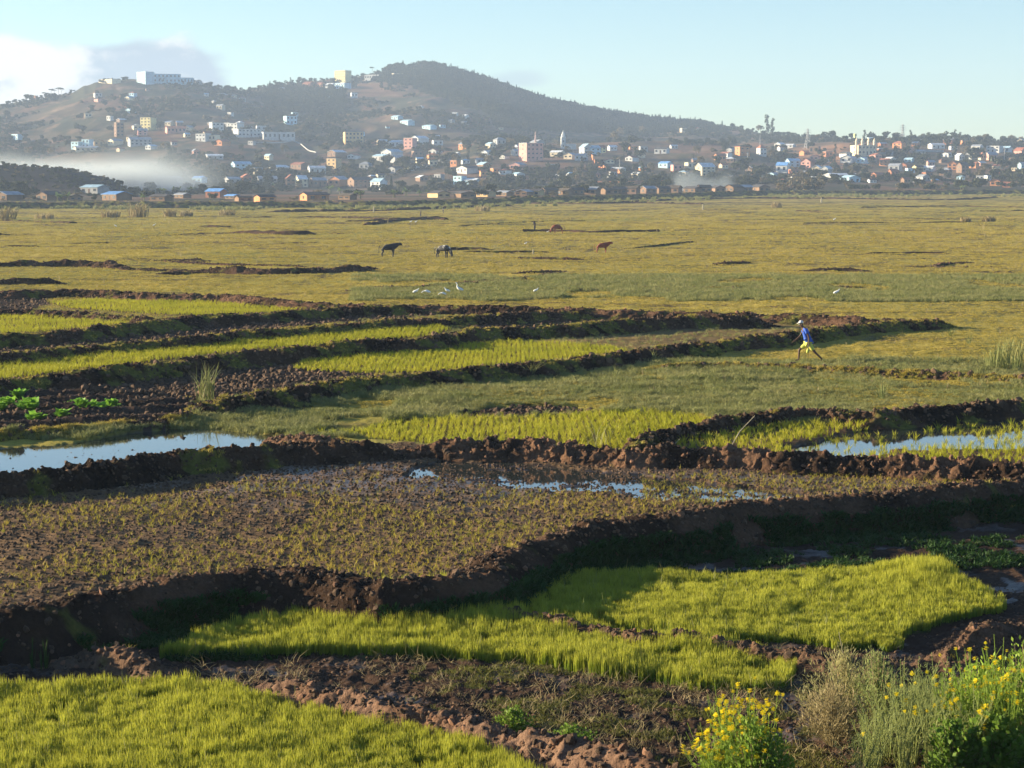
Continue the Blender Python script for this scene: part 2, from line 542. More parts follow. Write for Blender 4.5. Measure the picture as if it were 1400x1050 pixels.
class MB:
    """collects shapes into one mesh"""
    def __init__(self):
        self.v = []; self.f = []

    def add(self, vs, fs):
        b = len(self.v)
        self.v += [tuple(p) for p in vs]
        self.f += [tuple(i + b for i in q) for q in fs]

    def box(self, c, s, rz=0.0):
        cx, cy, cz = c; sx, sy, sz = s[0] / 2, s[1] / 2, s[2] / 2
        ca, sa = math.cos(rz), math.sin(rz)
        vs = []
        for z in (-sz, sz):
            for x, y in ((-sx, -sy), (sx, -sy), (sx, sy), (-sx, sy)):
                vs.append((cx + x * ca - y * sa, cy + x * sa + y * ca, cz + z))
        self.add(vs, [(0, 3, 2, 1), (4, 5, 6, 7), (0, 1, 5, 4), (1, 2, 6, 5), (2, 3, 7, 6), (3, 0, 4, 7)])

    def tube(self, pts, rad, n=6, cap=True):
        pts = [Vector(p) for p in pts]
        if not isinstance(rad, (list, tuple)):
            rad = [rad] * len(pts)
        b = len(self.v)
        for i, p in enumerate(pts):
            d = (pts[min(i + 1, len(pts) - 1)] - pts[max(i - 1, 0)])
            d = d.normalized() if d.length > 1e-9 else Vector((0, 0, 1))
            a = d.cross(Vector((0.3, 0.9, 0.1)))
            if a.length < 1e-3:
                a = d.cross(Vector((1, 0, 0)))
            a.normalize(); c = d.cross(a)
            for k in range(n):
                t = 2 * math.pi * k / n
                self.v.append(tuple(p + (a * math.cos(t) + c * math.sin(t)) * rad[i]))
        for i in range(len(pts) - 1):
            for k in range(n):
                k2 = (k + 1) % n
                self.f.append((b + i * n + k, b + i * n + k2, b + (i + 1) * n + k2, b + (i + 1) * n + k))
        if cap:
            self.f.append(tuple(b + k for k in range(n))[::-1])
            self.f.append(tuple(b + (len(pts) - 1) * n + k for k in range(n)))

    def lathe(self, c, prof, n=10):
        """prof: list of (radius, z)"""
        b = len(self.v)
        for r, z in prof:
            for k in range(n):
                t = 2 * math.pi * k / n
                self.v.append((c[0] + r * math.cos(t), c[1] + r * math.sin(t), c[2] + z))
        for i in range(len(prof) - 1):
            for k in range(n):
                k2 = (k + 1) % n
                self.f.append((b + i * n + k, b + i * n + k2, b + (i + 1) * n + k2, b + (i + 1) * n + k))
        self.f.append(tuple(b + k for k in range(n))[::-1])
        self.f.append(tuple(b + (len(prof) - 1) * n + k for k in range(n)))

    def mesh(self, name, mat, smooth=False):
        me = bpy.data.meshes.new(name)
        me.from_pydata(self.v, [], self.f); me.update()
        if mat: me.materials.append(MATS[mat])
        if smooth:
            me.polygons.foreach_set('use_smooth', np.ones(len(me.polygons), bool))
        return me

    def build(self, name, mat, parent=None, smooth=False):
        return link(bpy.data.objects.new(name, self.mesh(name, mat, smooth)), parent)


def scatter(name, P, templates, rot=None, scl=None, kind='stuff'):
    """one stuff object: geometry-node copies of a few small meshes at the points P"""
    P = np.asarray(P, np.float32)
    n = len(P)
    me = bpy.data.meshes.new(name)
    me.vertices.add(n); me.vertices.foreach_set('co', P.ravel())
    if rot is None:
        rot = np.zeros((n, 3), np.float32)
        rot[:, 2] = rng.uniform(0, 6.283, n)
        rot[:, 0] = rng.normal(0, 0.10, n); rot[:, 1] = rng.normal(0, 0.10, n)
    if scl is None:
        scl = np.ones(n)
    scl = np.asarray(scl, np.float32)
    if scl.ndim == 1:
        scl = np.repeat(scl[:, None], 3, 1)
    for nm, arr in (('rot', rot), ('scl', scl)):
        a = me.attributes.new(nm, 'FLOAT_VECTOR', 'POINT')
        a.data.foreach_set('vector', np.ascontiguousarray(arr, np.float32).ravel())
    a = me.attributes.new('pick', 'INT', 'POINT')
    a.data.foreach_set('value', rng.integers(0, len(templates), n).astype(np.int32))
    me.update()
    o = link(bpy.data.objects.new(name, me))
    ng = bpy.data.node_groups.new(name, 'GeometryNodeTree')
    ng.interface.new_socket('Geometry', in_out='INPUT', socket_type='NodeSocketGeometry')
    ng.interface.new_socket('Geometry', in_out='OUTPUT', socket_type='NodeSocketGeometry')
    gi = ng.nodes.new('NodeGroupInput'); go = ng.nodes.new('NodeGroupOutput')
    jn = ng.nodes.new('GeometryNodeJoinGeometry')

    def attr(nm, typ):
        q = ng.nodes.new('GeometryNodeInputNamedAttribute'); q.data_type = typ
        q.inputs['Name'].default_value = nm
        return q
    ar, asc, ap = attr('rot', 'FLOAT_VECTOR'), attr('scl', 'FLOAT_VECTOR'), attr('pick', 'INT')
    e2r = ng.nodes.new('FunctionNodeEulerToRotation')
    ng.links.new(ar.outputs[0], e2r.inputs[0])
    for i, t in enumerate(templates):
        oi = ng.nodes.new('GeometryNodeObjectInfo'); oi.inputs['Object'].default_value = t
        oi.inputs['As Instance'].default_value = True
        cmp = ng.nodes.new('FunctionNodeCompare'); cmp.data_type = 'INT'; cmp.operation = 'EQUAL'
        ng.links.new(ap.outputs[0], cmp.inputs[2]); cmp.inputs[3].default_value = i
        ip = ng.nodes.new('GeometryNodeInstanceOnPoints')
        ng.links.new(gi.outputs[0], ip.inputs['Points'])
        ng.links.new(cmp.outputs[0], ip.inputs['Selection'])
        ng.links.new(oi.outputs['Geometry'], ip.inputs['Instance'])
        ng.links.new(e2r.outputs[0], ip.inputs['Rotation'])
        ng.links.new(asc.outputs[0], ip.inputs['Scale'])
        ng.links.new(ip.outputs[0], jn.inputs[0])
    ng.links.new(jn.outputs[0], go.inputs[0])
    md = o.modifiers.new('copies', 'NODES'); md.node_group = ng
    if kind: o['kind'] = kind
    return o


def template(name, vs, fs, mat, smooth=False, h=None):
    me = bpy.data.meshes.new(name)
    me.from_pydata([tuple(p) for p in vs], [], fs); me.update()
    me.materials.append(MATS[mat])
    if smooth:
        me.polygons.foreach_set('use_smooth', np.ones(len(me.polygons), bool))
    if h is not None:
        a = me.attributes.new('h', 'FLOAT', 'POINT')
        a.data.foreach_set('value', np.asarray(h, np.float32))
    return bpy.data.objects.new(name, me)


def tuft(name, mat, n=12, height=0.18, spread=0.04, bend=0.25, width=0.006, seed=0, vary=0.35):
    """a handful of bent tapering blades growing from one foot"""
    r = random.Random(seed)
    vs, fs, hh = [], [], []
    for i in range(n):
        a = r.uniform(0, 6.283); q = spread * math.sqrt(r.random())
        bx, by = q * math.cos(a), q * math.sin(a)
        d = r.uniform(0, 6.283)
        hgt = height * r.uniform(1 - vary, 1 + vary * 0.6)
        bd = hgt * bend * r.uniform(0.2, 1.4)
        wa = r.uniform(0, 3.1416); w = width * r.uniform(0.7, 1.3)
        wx, wy = math.cos(wa) * w, math.sin(wa) * w
        k = len(vs)
        for t, ww in ((0, 0.7), (0.5, 1.0), (0.82, 0.6), (1.0, 0.05)):
            cx = bx + math.cos(d) * bd * t * t; cy = by + math.sin(d) * bd * t * t
            cz = hgt * (t - 0.18 * bend * t * t)
            vs += [(cx - wx * ww, cy - wy * ww, cz), (cx + wx * ww, cy + wy * ww, cz)]
            hh += [t, t]
        for j in range(3):
            fs.append((k + 2 * j, k + 2 * j + 1, k + 2 * j + 3, k + 2 * j + 2))
    return template(name, vs, fs, mat, h=hh)


def poly_points(poly, spacing, jitter=0.45, wob=0.0):
    x0, y0 = poly.min(0); x1, y1 = poly.max(0)
    x0 = max(x0, -0.34 * y1 - 3); x1 = min(x1, 0.34 * y1 + 3)
    gx, gy = np.meshgrid(np.arange(x0, x1, spacing), np.arange(y0, y1, spacing))
    gx = gx.ravel() + rng.uniform(-jitter, jitter, gx.size) * spacing
    gy = gy.ravel() + rng.uniform(-jitter, jitter, gy.size) * spacing
    qx = gx + (fbm(gx * 1.3, gy * 1.3, 3, 40) - 0.5) * wob * 2
    qy = gy + (fbm(gx * 1.3, gy * 1.3, 3, 50) - 0.5) * wob * 4
    m = inside(qx, qy, poly) & (np.abs(gx) < gy * 0.33 + 1.5)
    return gx[m], gy[m]


def screen_points(n, y0, y1, x0=-140, x1=1540, power=1.0, z=0.0):
    """points spread over the plain, denser near the viewer as the view is"""
    px = rng.uniform(x0, x1, n); py = y0 + (y1 - y0) * rng.random(n) ** power
    dx, dy, dz = (px - 700) / F, cp - (py - 525) / F * sp, -sp - (py - 525) / F * cp
    t = (z - H) / dz
    return dx * t, dy * t
# ------------------------------------------------------------------ ground
m, n = mat_new('land')
at = n.n('ShaderNodeAttribute', attribute_name='tone')
tc = n.n('ShaderNodeTexCoord')
n1 = n.noise(9.0, 8, 0.65, tc.outputs['Object'])
n2 = n.noise(0.9, 6, 0.6, tc.outputs['Object'])
n3 = n.noise(0.045, 8, 0.62, tc.outputs['Object'])
k = n.math('MULTIPLY', n.math('ADD', 0.45, n.math('MULTIPLY', n1, 1.1)), n.math('ADD', 0.55, n.math('MULTIPLY', n2, 0.9)))
k = n.math('MULTIPLY', k, n.math('ADD', 0.65, n.math('MULTIPLY', n3, 0.7)))
kk = n.n('ShaderNodeCombineXYZ', ins={0: k, 1: k, 2: k})
colr = n.mix(1.0, at.outputs['Color'], kk.outputs[0], 'MULTIPLY')
wet = n.math('MULTIPLY', at.outputs['Alpha'], n.ramp(n2, 0.25, 0.6))
p = n.n('ShaderNodeBsdfPrincipled', ins={'Base Color': colr, 'Roughness': n.math('SUBTRACT', 0.88, n.math('MULTIPLY', wet, 0.60)), 'Specular IOR Level': n.math('ADD', 0.05, n.math('MULTIPLY', wet, 0.6))})
bf = n.noise(28.0, 6, 0.65, tc.outputs['Object'])
bs = n.noise(1.6, 6, 0.6, tc.outputs['Object'])
b1 = n.n('ShaderNodeBump', ins={'Strength': 0.6, 'Distance': 0.03, 'Height': bf})
b2 = n.n('ShaderNodeBump', ins={'Strength': 0.5, 'Distance': 0.25, 'Height': bs, 'Normal': b1.outputs[0]})
n.set(p, 'Normal', b2.outputs[0])
finish(n, p.outputs[0])

m, n = mat_new('bund_earth')
at = n.n('ShaderNodeAttribute', attribute_name='tone')
tc = n.n('ShaderNodeTexCoord')
n1 = n.noise(14.0, 8, 0.65, tc.outputs['Object'])
n2 = n.noise(2.2, 6, 0.6, tc.outputs['Object'])
k = n.math('MULTIPLY', n.math('ADD', 0.4, n.math('MULTIPLY', n1, 1.2)), n.math('ADD', 0.6, n.math('MULTIPLY', n2, 0.8)))
kk = n.n('ShaderNodeCombineXYZ', ins={0: k, 1: k, 2: k})
colr = n.mix(1.0, at.outputs['Color'], kk.outputs[0], 'MULTIPLY')
p = n.n('ShaderNodeBsdfPrincipled', ins={'Base Color': colr, 'Roughness': 0.95, 'Specular IOR Level': 0.03})
vo = n.n('ShaderNodeTexVoronoi', feature='F1')
vo.inputs['Scale'].default_value = 9.0
n.set(vo, 'Vector', tc.outputs['Object'])
hh = n.math('ADD', n.math('MULTIPLY', vo.outputs['Distance'], -0.8), n.noise(30.0, 5, 0.65, tc.outputs['Object']))
b1 = n.n('ShaderNodeBump', ins={'Strength': 0.8, 'Distance': 0.06, 'Height': hh})
n.set(p, 'Normal', b1.outputs[0])
finish(n, p.outputs[0])

PAST_A = np.array((0.40, 0.305, 0.060)); PAST_B = np.array((0.22, 0.205, 0.045)); PAST_C = np.array((0.32, 0.245, 0.085))
SOILC = np.array((0.050, 0.031, 0.021)); SOILR = np.array((0.125, 0.070, 0.042)); MUDC = np.array((0.135, 0.084, 0.044))


def land_colour(X, Y, m):
    n1 = fbm(X / 14, Y / 22, 4, 101)[:, None]; n2 = fbm(X / 2.2, Y / 5.0, 4, 102)[:, None]
    n3 = fbm(X / 60, Y / 120, 3, 103)[:, None]
    t = np.clip((n1 - 0.35) * 2.4, 0, 1); c = PAST_A * (1 - t) + PAST_B * t
    t = np.clip((n3 - 0.45) * 3, 0, 1) * 0.6; c = c * (1 - t) + PAST_C * t
    t = np.clip((n2 - 0.57) * 8, 0, 1) * 0.55; c = c * (1 - t) + np.array((0.06, 0.045, 0.022)) * t
    # bare dug soil showing between short grass, more so far out near the dike
    far = (fbm(X / 30, Y / 9, 3, 130)[:, None])
    t = np.clip((far - 0.66) * 14, 0, 1) * sstep(Y, 250, 420)[:, None] * 0.9
    c = c * (1 - t) + SOILC * 0.9 * t
    st = fbm(X / 9.0, Y / 2.6, 4, 131)[:, None]
    t = np.clip((st - 0.60) * 12, 0, 1) * 0.7 * sstep(Y, 60, 110)[:, None]
    c = c * (1 - t) + SOILC * 1.3 * t
    cult = inside(X, Y, CULT)
    c = np.where(cult[:, None], c * 0.55 + SOILC * 0.5, c)
    soilt = fbm(X / 1.1, Y / 1.6, 4, 104)[:, None]
    soil = SOILC * (0.7 + 0.7 * soilt)
    mudt = MUDC * (0.65 + 0.7 * soilt)
    for k_ in ('soil1', 'soil2', 'soil3', 'soil4', 'soil5', 'garden'):
        c = np.where(m[k_][:, None], soil, c)
    for k_ in ('rice1', 'rice2', 'rice3', 'rice4', 'rice5', 'rice6'):
        c = np.where(m[k_][:, None], mudt * 0.9, c)
    c = np.where(m['mud1'][:, None], mudt * 1.15, c)
    for k_ in ('weeds1', 'weeds2'):
        c = np.where(m[k_][:, None], c * 0.5 + mudt * 0.7, c)
    for k_ in ('water1', 'water2', 'water3', 'pool1'):
        c = np.where(m[k_][:, None], soil * 0.55, c)
    lowc = soil * 1.0
    red = np.clip((fbm(X / 2.5, Y / 3, 3, 108)[:, None] - 0.4) * 3, 0, 1)
    lowc = (lowc * (1 - 0.3 * red) + SOILR * 0.3 * red) * 0.8
    c = np.where(m['low'][:, None], lowc, c)
    for k_ in ('seed1', 'seed2', 'seed3', 'seed4'):
        c = np.where(m[k_][:, None], np.array((0.05, 0.06, 0.015)), c)
    # far land
    px = 700 + 2713 * X / np.maximum(Y, 1)
    De = np.interp(px, EX, ED)
    f = (Y > De)
    scrub = np.array((0.060, 0.060, 0.034)); earth = np.array((0.20, 0.105, 0.065)); dry = np.array((0.125, 0.092, 0.055)); pale = np.array((0.26, 0.17, 0.11))
    a = fbm(X / 70, Y / 120, 5, 110)[:, None]; b = fbm(X / 28, Y / 55, 5, 111)[:, None]; d = fbm(X / 12, Y / 26, 4, 112)[:, None]
    e_ = fbm(X / 7, Y / 16, 3, 113)[:, None]
    a = a + (e_ - 0.5) * 0.25; b = b + (e_ - 0.5) * 0.3
    h = scrub * (1 - np.clip((a - 0.42) * 5, 0, 1)) + dry * np.clip((a - 0.42) * 5, 0, 1)
    t = np.clip((b - 0.50) * 6, 0, 1) * 0.75; h = h * (1 - t) + earth * t
    t = np.clip((d - 0.64) * 9, 0, 1) * 0.7; h = h * (1 - t) + pale * t
    wood = wood_mask(px, X, Y)[:, None]
    h = h * (1 - wood) + np.array((0.022, 0.030, 0.018)) * wood
    # bare red rounded rise right of the pylon
    q = np.exp(-(((px - 1130) / 62) ** 2 + ((Y - 1560) / 170) ** 2) ** 2)[:, None]
    h = h * (1 - q * 0.85) + np.array((0.30, 0.16, 0.09)) * q * 0.85
    mound = (sstep(200 - px, 0, 60) * np.exp(-((Y - 900) / 65) ** 4))[:, None]
    h = h * (1 - mound) + np.array((0.045, 0.035, 0.028)) * mound
    c = np.where(f[:, None], h * 0.95, c)
    wet = np.zeros(X.shape)
    for k_ in ('water1', 'water2', 'water3', 'pool1'):
        wet = np.where(m[k_], 1.0, wet)
    mw = m['mud1'] & (fbm(X / 2.5, Y / 2.0, 3, 160) > 0.45)
    wet = np.where(mw, 0.9 * sstep(Y, 41, 50), wet)
    lw = m['low'] & (fbm(X / 0.9, Y / 0.9, 3, 161) > 0.60)
    wet = np.where(lw, 0.7, wet)
    return np.concatenate([c, wet[:, None]], 1)


def wood_mask(px, X, Y):
    """0..1: where the hill carries closed woodland"""
    g = sstep(px, 500, 560) * (1 - sstep(px, 900, 1010))
    dm = np.interp(px, [500, 560, 620, 700, 780, 1000], [2330, 2300, 2130, 1950, 2050, 2250])
    w = g * sstep(Y, dm - 40, dm + 60)
    w = np.maximum(w, sstep(px, 355, 380) * (1 - sstep(px, 455, 480)) * np.exp(-((Y - 2180) / 110) ** 2))
    return w * sstep(fbm(X / 60, Y / 90, 3, 140), 0.22, 0.40)


ys = [8.0]
while ys[-1] < 3600:
    y = ys[-1]
    if y < 23.5:
        d = 0.5
    else:
        d = min(max(6.2e-5 * y * y, 0.04), 9.0)
    if y > 2600: d = 40
    ys.append(y + d)
ys = np.array(ys + [6000.0, 12000.0])
us = np.concatenate([-np.geomspace(6, 0.33, 34), np.linspace(-0.312, 0.312, 620), np.geomspace(0.33, 6, 34)])
U, YY = np.meshgrid(us, ys)
X = (U * YY).ravel(); Y = YY.ravel()
nr, nc = YY.shape
mk = masks(X, Y)
Z = ground_z(X, Y, mk)
idx = np.arange(nr * nc).reshape(nr, nc)
fc = np.stack([idx[:-1, :-1].ravel(), idx[:-1, 1:].ravel(), idx[1:, 1:].ravel(), idx[1:, :-1].ravel()], 1)
ground = mesh_np('ground', np.stack([X, Y, Z], 1), fc, 'land', smooth=True, cols=land_colour(X, Y, mk))
tag(ground, kind='structure')
print('ground', nr, nc)
del X, Y, Z, mk, fc, U, YY

# ------------------------------------------------------------------ water
m, n = mat_new('still_water')
tc = n.n('ShaderNodeTexCoord')
p = n.n('ShaderNodeBsdfPrincipled', ins={'Base Color': (0.03, 0.035, 0.03, 1), 'Roughness': 0.04, 'Specular IOR Level': 0.9, 'IOR': 1.6})
b = n.n('ShaderNodeBump', ins={'Strength': 0.05, 'Distance': 0.02, 'Height': n.noise(3.0, 3, 0.5, tc.outputs['Object'])})
n.set(p, 'Normal', b.outputs[0])
finish(n, p.outputs[0])
for nm, z, k_ in (('water1', -0.06, 1.0), ('water2', -0.075, 1.0), ('water3', -0.055, 1.0), ('pool1', -0.035, 1.0), ('pool2', LOW - 0.01, 1.0)):
    pl = REG[nm]
    c = pl.mean(0)
    q = c + (pl - c) * 1.0
    w_ = mesh_np('water', [(a, b_, z) for a, b_ in q], [tuple(range(len(q)))], 'still_water')
    # make sure the sheet faces up
    if w_.data.polygons[0].normal.z < 0:
        w_.data.flip_normals()
    tag(w_, kind='structure')

# ------------------------------------------------------------------ earth bunds
BUNDS = []


def smooth_line(pts, ds):
    pts = [np.array(p, float) for p in pts]
    out = []
    for i in range(len(pts) - 1):
        p0 = pts[max(i - 1, 0)]; p1 = pts[i]; p2 = pts[i + 1]; p3 = pts[min(i + 2, len(pts) - 1)]
        L = np.linalg.norm(p2 - p1)
        for t in np.linspace(0, 1, max(2, int(L / 0.3)), endpoint=False):
            out.append(0.5 * ((2 * p1) + (-p0 + p2) * t + (2 * p0 - 5 * p1 + 4 * p2 - p3) * t * t + (-p0 + 3 * p1 - 3 * p2 + p3) * t ** 3))
    out.append(pts[-1]); out = np.array(out)
    s = np.concatenate([[0], np.cumsum(np.linalg.norm(np.diff(out, axis=0), axis=1))])
    n_ = max(4, int(s[-1] / ds))
    q = np.linspace(0, s[-1], n_)
    return np.stack([np.interp(q, s, out[:, 0]), np.interp(q, s, out[:, 1])], 1), q


def bund(pix, hgt, wn, wf, label_name='earth_bund', lvl=0.0, col=SOILC, grass=0.3, rough=1.0, znear=0.0, seed=0, nt=None, red=0.0, world=None, gap=0.0):
    """pix: crest line in photo pixels, taken at height lvl+hgt; wn / wf: reach of its near and far foot;
    znear: how much lower the land in front lies"""
    w = world if world is not None else plane_poly(pix, lvl + hgt)
    d = float(np.median(w[:, 1]))
    ds = max(0.028, d * 1.15 / 1971)
    if d > 300: ds = max(ds, 0.5)
    L, s = smooth_line(w, ds)
    tg = np.gradient(L, axis=0); tg /= np.linalg.norm(tg, axis=1)[:, None] + 1e-9
    kw_ = max(3, int(1.6 / (s[1] - s[0]))) | 1
    kw_ = min(kw_, (len(tg) // 2) | 1)
    for c_ in (0, 1):
        tg[:, c_] = np.convolve(np.pad(tg[:, c_], kw_ // 2, 'edge'), np.ones(kw_) / kw_, 'valid')[:len(tg)]
    tg /= np.linalg.norm(tg, axis=1)[:, None] + 1e-9
    nrm = np.stack([tg[:, 1], -tg[:, 0]], 1)           # towards the near side for lines running left to right
    if nt is None:
        nt = int(np.clip((wn + wf) / (ds * 0.8), 9, 64))
    t = np.linspace(-1, 1, nt)
    off = np.where(t > 0, t * wn, t * wf)
    Wv = 0.75 + 0.5 * vn(s / 1.9, s * 0 + seed, 200)
    Hh = hgt * (0.80 + 0.35 * fbm(s / 1.3, s * 0, 3, 210 + seed))
    if gap: Hh = Hh * sstep(fbm(s / 14.0, s * 0, 2, 230 + seed), gap - 0.12, gap + 0.08)
    endf = sstep(s, 0, 1.5) * sstep(s[-1] - s, 0, 1.5) if d < 300 else 1.0
    Hh = Hh * endf
    X = L[:, 0][:, None] + nrm[:, 0][:, None] * off[None, :] * Wv[:, None]
    Y = L[:, 1][:, None] + nrm[:, 1][:, None] * off[None, :] * Wv[:, None]
    at_ = np.abs(t)
    prof = 1 - sstep(at_, 0.12, 1.0) ** 0.8
    top_w = (1 - at_ ** 2)
    if znear:
        basez = np.where(t > 0, -znear * sstep(t, 0.10, 0.85), 0.0)[None, :] + lvl
        prof = np.where(t > 0, 1 - sstep(t, 0.06, 0.8), prof)
    else:
        basez = np.full((1, nt), lvl)
        if world is not None or lvl == 0.0:
            bz = base_z(X.ravel(), Y.ravel()).reshape(X.shape)
            basez = bz
    cl = (ridged(X / 0.42, Y / 0.42, 3, 300 + seed) - 0.6) * 0.26 + (fbm(X / 0.14, Y / 0.16, 3, 310 + seed) - 0.5) * 0.13
    sc = min(1.0, hgt / 0.35) * rough
    if d > 100:
        cl = (ridged(X / 0.9, Y / 0.7, 3, 300 + seed) - 0.6) * 0.30 + (fbm(X / 0.3, Y / 0.3, 2, 310 + seed) - 0.5) * 0.12
    if d > 140:
        cl = (ridged(X / 1.6, Y / 1.5, 2, 300 + seed) - 0.55) * 0.5 * min(1.0, hgt / 0.4)
    if d > 300:
        cl = (ridged(X / 4, Y / 3, 3, 300 + seed) - 0.6) * 0.6 * min(1.0, hgt / 0.6)
    if d > 500: cl = cl * 2.0
    ed = np.clip((1 - at_) * 3, 0, 1)[None, :]
    Z = basez + Hh[:, None] * prof[None, :] + cl * sc * np.clip(ed, 0.35, 1) - 0.05 * (1 - ed) - 0.10 * (at_ > 0.97)[None, :]
    # push sideways so the faces crumble
    kx = (vn(X / 0.22, Y / 0.22 + Z * 4, 320 + seed) - 0.5) * 0.12 * sc
    X = X + kx * ed; Y = Y + (vn(X / 0.2 + 9, Y / 0.2 + Z * 4, 330 + seed) - 0.5) * 0.12 * sc * ed
    nr_, nc_ = X.shape
    xs, ys_ = X.ravel(), Y.ravel()
    # colour: soil, redder dry crumbs, grass carried on top and on the far foot
    base = np.array(col)[None, :] * 0.8 * (0.65 + 0.8 * fbm(xs / 0.35, ys_ / 0.35, 4, 340)[:, None])
    rr = np.clip((fbm(xs / 1.5, ys_ / 1.5, 3, 350)[:, None] - 0.42) * 4, 0, 1) * (0.35 + red)
    base = base * (1 - np.clip(rr, 0, 1)) + SOILR * 1.35 * np.clip(rr, 0, 1)
    gm = np.clip((fbm(xs / 0.8, ys_ / 0.8, 4, 360) - (0.78 - grass * 0.6)) * 7, 0, 1)
    base = base * (1 - gm[:, None]) + np.array((0.13, 0.125, 0.030)) * gm[:, None]
    idx = np.arange(nr_ * nc_).reshape(nr_, nc_)
    fc = np.stack([idx[:-1, :-1].ravel(), idx[:-1, 1:].ravel(), idx[1:, 1:].ravel(), idx[1:, :-1].ravel()], 1)
    o = mesh_np(label_name, np.stack([xs, ys_, Z.ravel()], 1), fc, 'bund_earth', smooth=True, cols=base)
    if o.data.polygons[len(o.data.polygons) // 2].normal.z < 0:
        o.data.flip_normals()
    tag(o, kind='structure')
    BUNDS.append(dict(X=X, Y=Y, Z=Z, t=t, s=s, d=d, grass=grass, gm=gm.reshape(X.shape), znear=znear, hgt=hgt, red=red))
    return o


K1 = [(-200, 400), (0, 399), (110, 397), (200, 401), (320, 404), (420, 413), (560, 418), (700, 420), (830, 424), (940, 427), (1080, 430), (1180, 435), (1300, 438)]
K2 = [(-200, 425), (0, 424), (60, 424), (110, 427), (200, 434), (270, 437), (320, 434)]
K3 = [(-200, 472), (0, 458), (70, 455), (135, 447), (200, 441), (268, 432), (320, 430), (430, 424), (500, 419), (600, 418)]
K4 = [(-200, 500), (0, 484), (107, 474), (230, 465), (330, 454), (420, 448), (520, 440), (620, 434), (720, 428), (830, 425)]
K5 = [(-200, 545), (0, 521), (132, 505), (200, 498), (285, 487), (360, 479), (480, 469), (580, 462), (625, 454), (690, 447), (775, 444), (864, 437), (950, 433), (1060, 431)]
K6 = [(235, 552), (300, 546), (380, 534), (440, 523), (532, 513), (600, 509), (700, 499), (793, 489), (850, 483), (900, 476), (1007, 463), (1078, 455), (1150, 447), (1221, 439), (1305, 435)]
K7 = [(880, 500), (960, 497), (1060, 499), (1130, 503), (1230, 507), (1300, 510), (1400, 515), (1500, 522)]
K8 = [(-300, 615), (0, 590), (70, 586), (150, 579), (235, 571), (262, 560)]
K9 = [(-300, 690), (-100, 662), (0, 651), (90, 642), (153, 633), (200, 625), (250, 620), (340, 614), (390, 606), (450, 606), (500, 601), (560, 600)]
K9B = [(540, 600), (620, 603), (720, 605), (790, 609), (870, 613), (1000, 615), (1070, 620), (1180, 624), (1290, 630), (1400, 637), (1600, 655)]
K10 = [(862, 608), (900, 592), (936, 583), (1007, 571), (1086, 560), (1150, 562), (1200, 565), (1257, 558), (1330, 554), (1400, 549), (1600, 535)]
K11 = [(375, 590), (400, 593), (430, 596), (490, 597)]
L1 = [(600, 828), (660, 826), (750, 842), (830, 856), (870, 864), (960, 868), (1040, 880), (1100, 890), (1150, 898), (1215, 893), (1260, 893)]
L2A = [(60, 893), (95, 882), (135, 882), (200, 893), (252, 908)]
L2B = [(283, 922), (330, 921), (370, 924), (420, 936), (480, 946), (540, 960), (590, 966), (640, 981), (700, 996), (760, 1006), (850, 1031), (930, 1056), (1050, 1090)]
L3 = [(1280, 882), (1310, 868), (1350, 860), (1400, 856), (1480, 850)]

DK = (0.030, 0.020, 0.014)  # soil darkened further, putting the shade of the near faces into the colour
bund(K1, 0.42, 1.5, 1.2, grass=0.25, seed=1, red=0.35)
bund(K2, 0.32, 1.2, 1.0, grass=0.4, seed=2, red=0.2)
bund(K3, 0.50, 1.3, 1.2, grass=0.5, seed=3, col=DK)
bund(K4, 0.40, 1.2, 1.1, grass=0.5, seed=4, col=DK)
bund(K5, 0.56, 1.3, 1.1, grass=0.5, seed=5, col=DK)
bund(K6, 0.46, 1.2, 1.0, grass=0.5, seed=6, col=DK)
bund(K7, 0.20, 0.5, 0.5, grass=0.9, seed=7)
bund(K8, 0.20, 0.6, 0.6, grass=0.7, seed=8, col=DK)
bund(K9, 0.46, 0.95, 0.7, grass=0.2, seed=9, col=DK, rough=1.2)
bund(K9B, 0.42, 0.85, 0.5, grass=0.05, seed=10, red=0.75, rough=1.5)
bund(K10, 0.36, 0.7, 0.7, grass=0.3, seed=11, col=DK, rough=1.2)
bund(K11, 0.20, 0.5, 0.5, grass=0.3, seed=12, red=0.7, rough=1.4)
bund(KB, 0.42, 1.3, 0.9, lvl=0.0, znear=0.40, grass=0.12, seed=13, rough=0.65, red=0.15, nt=80)
bund(L1, 0.30, 0.42, 0.38, lvl=LOW, grass=0.15, seed=14, red=0.3, col=(0.12, 0.080, 0.052), rough=0.8)
bund(L2A, 0.34, 0.5, 0.45, lvl=LOW, grass=0.1, seed=15, red=0.3, col=(0.14, 0.10, 0.07), rough=0.75)
bund(L2B, 0.36, 0.62, 0.42, lvl=LOW, grass=0.08, seed=16, red=0.5, col=(0.24, 0.145, 0.095), rough=0.75)
bund(L3, 0.42, 0.5, 0.5, lvl=LOW, grass=0.1, seed=17, red=0.3, col=(0.12, 0.075, 0.05))
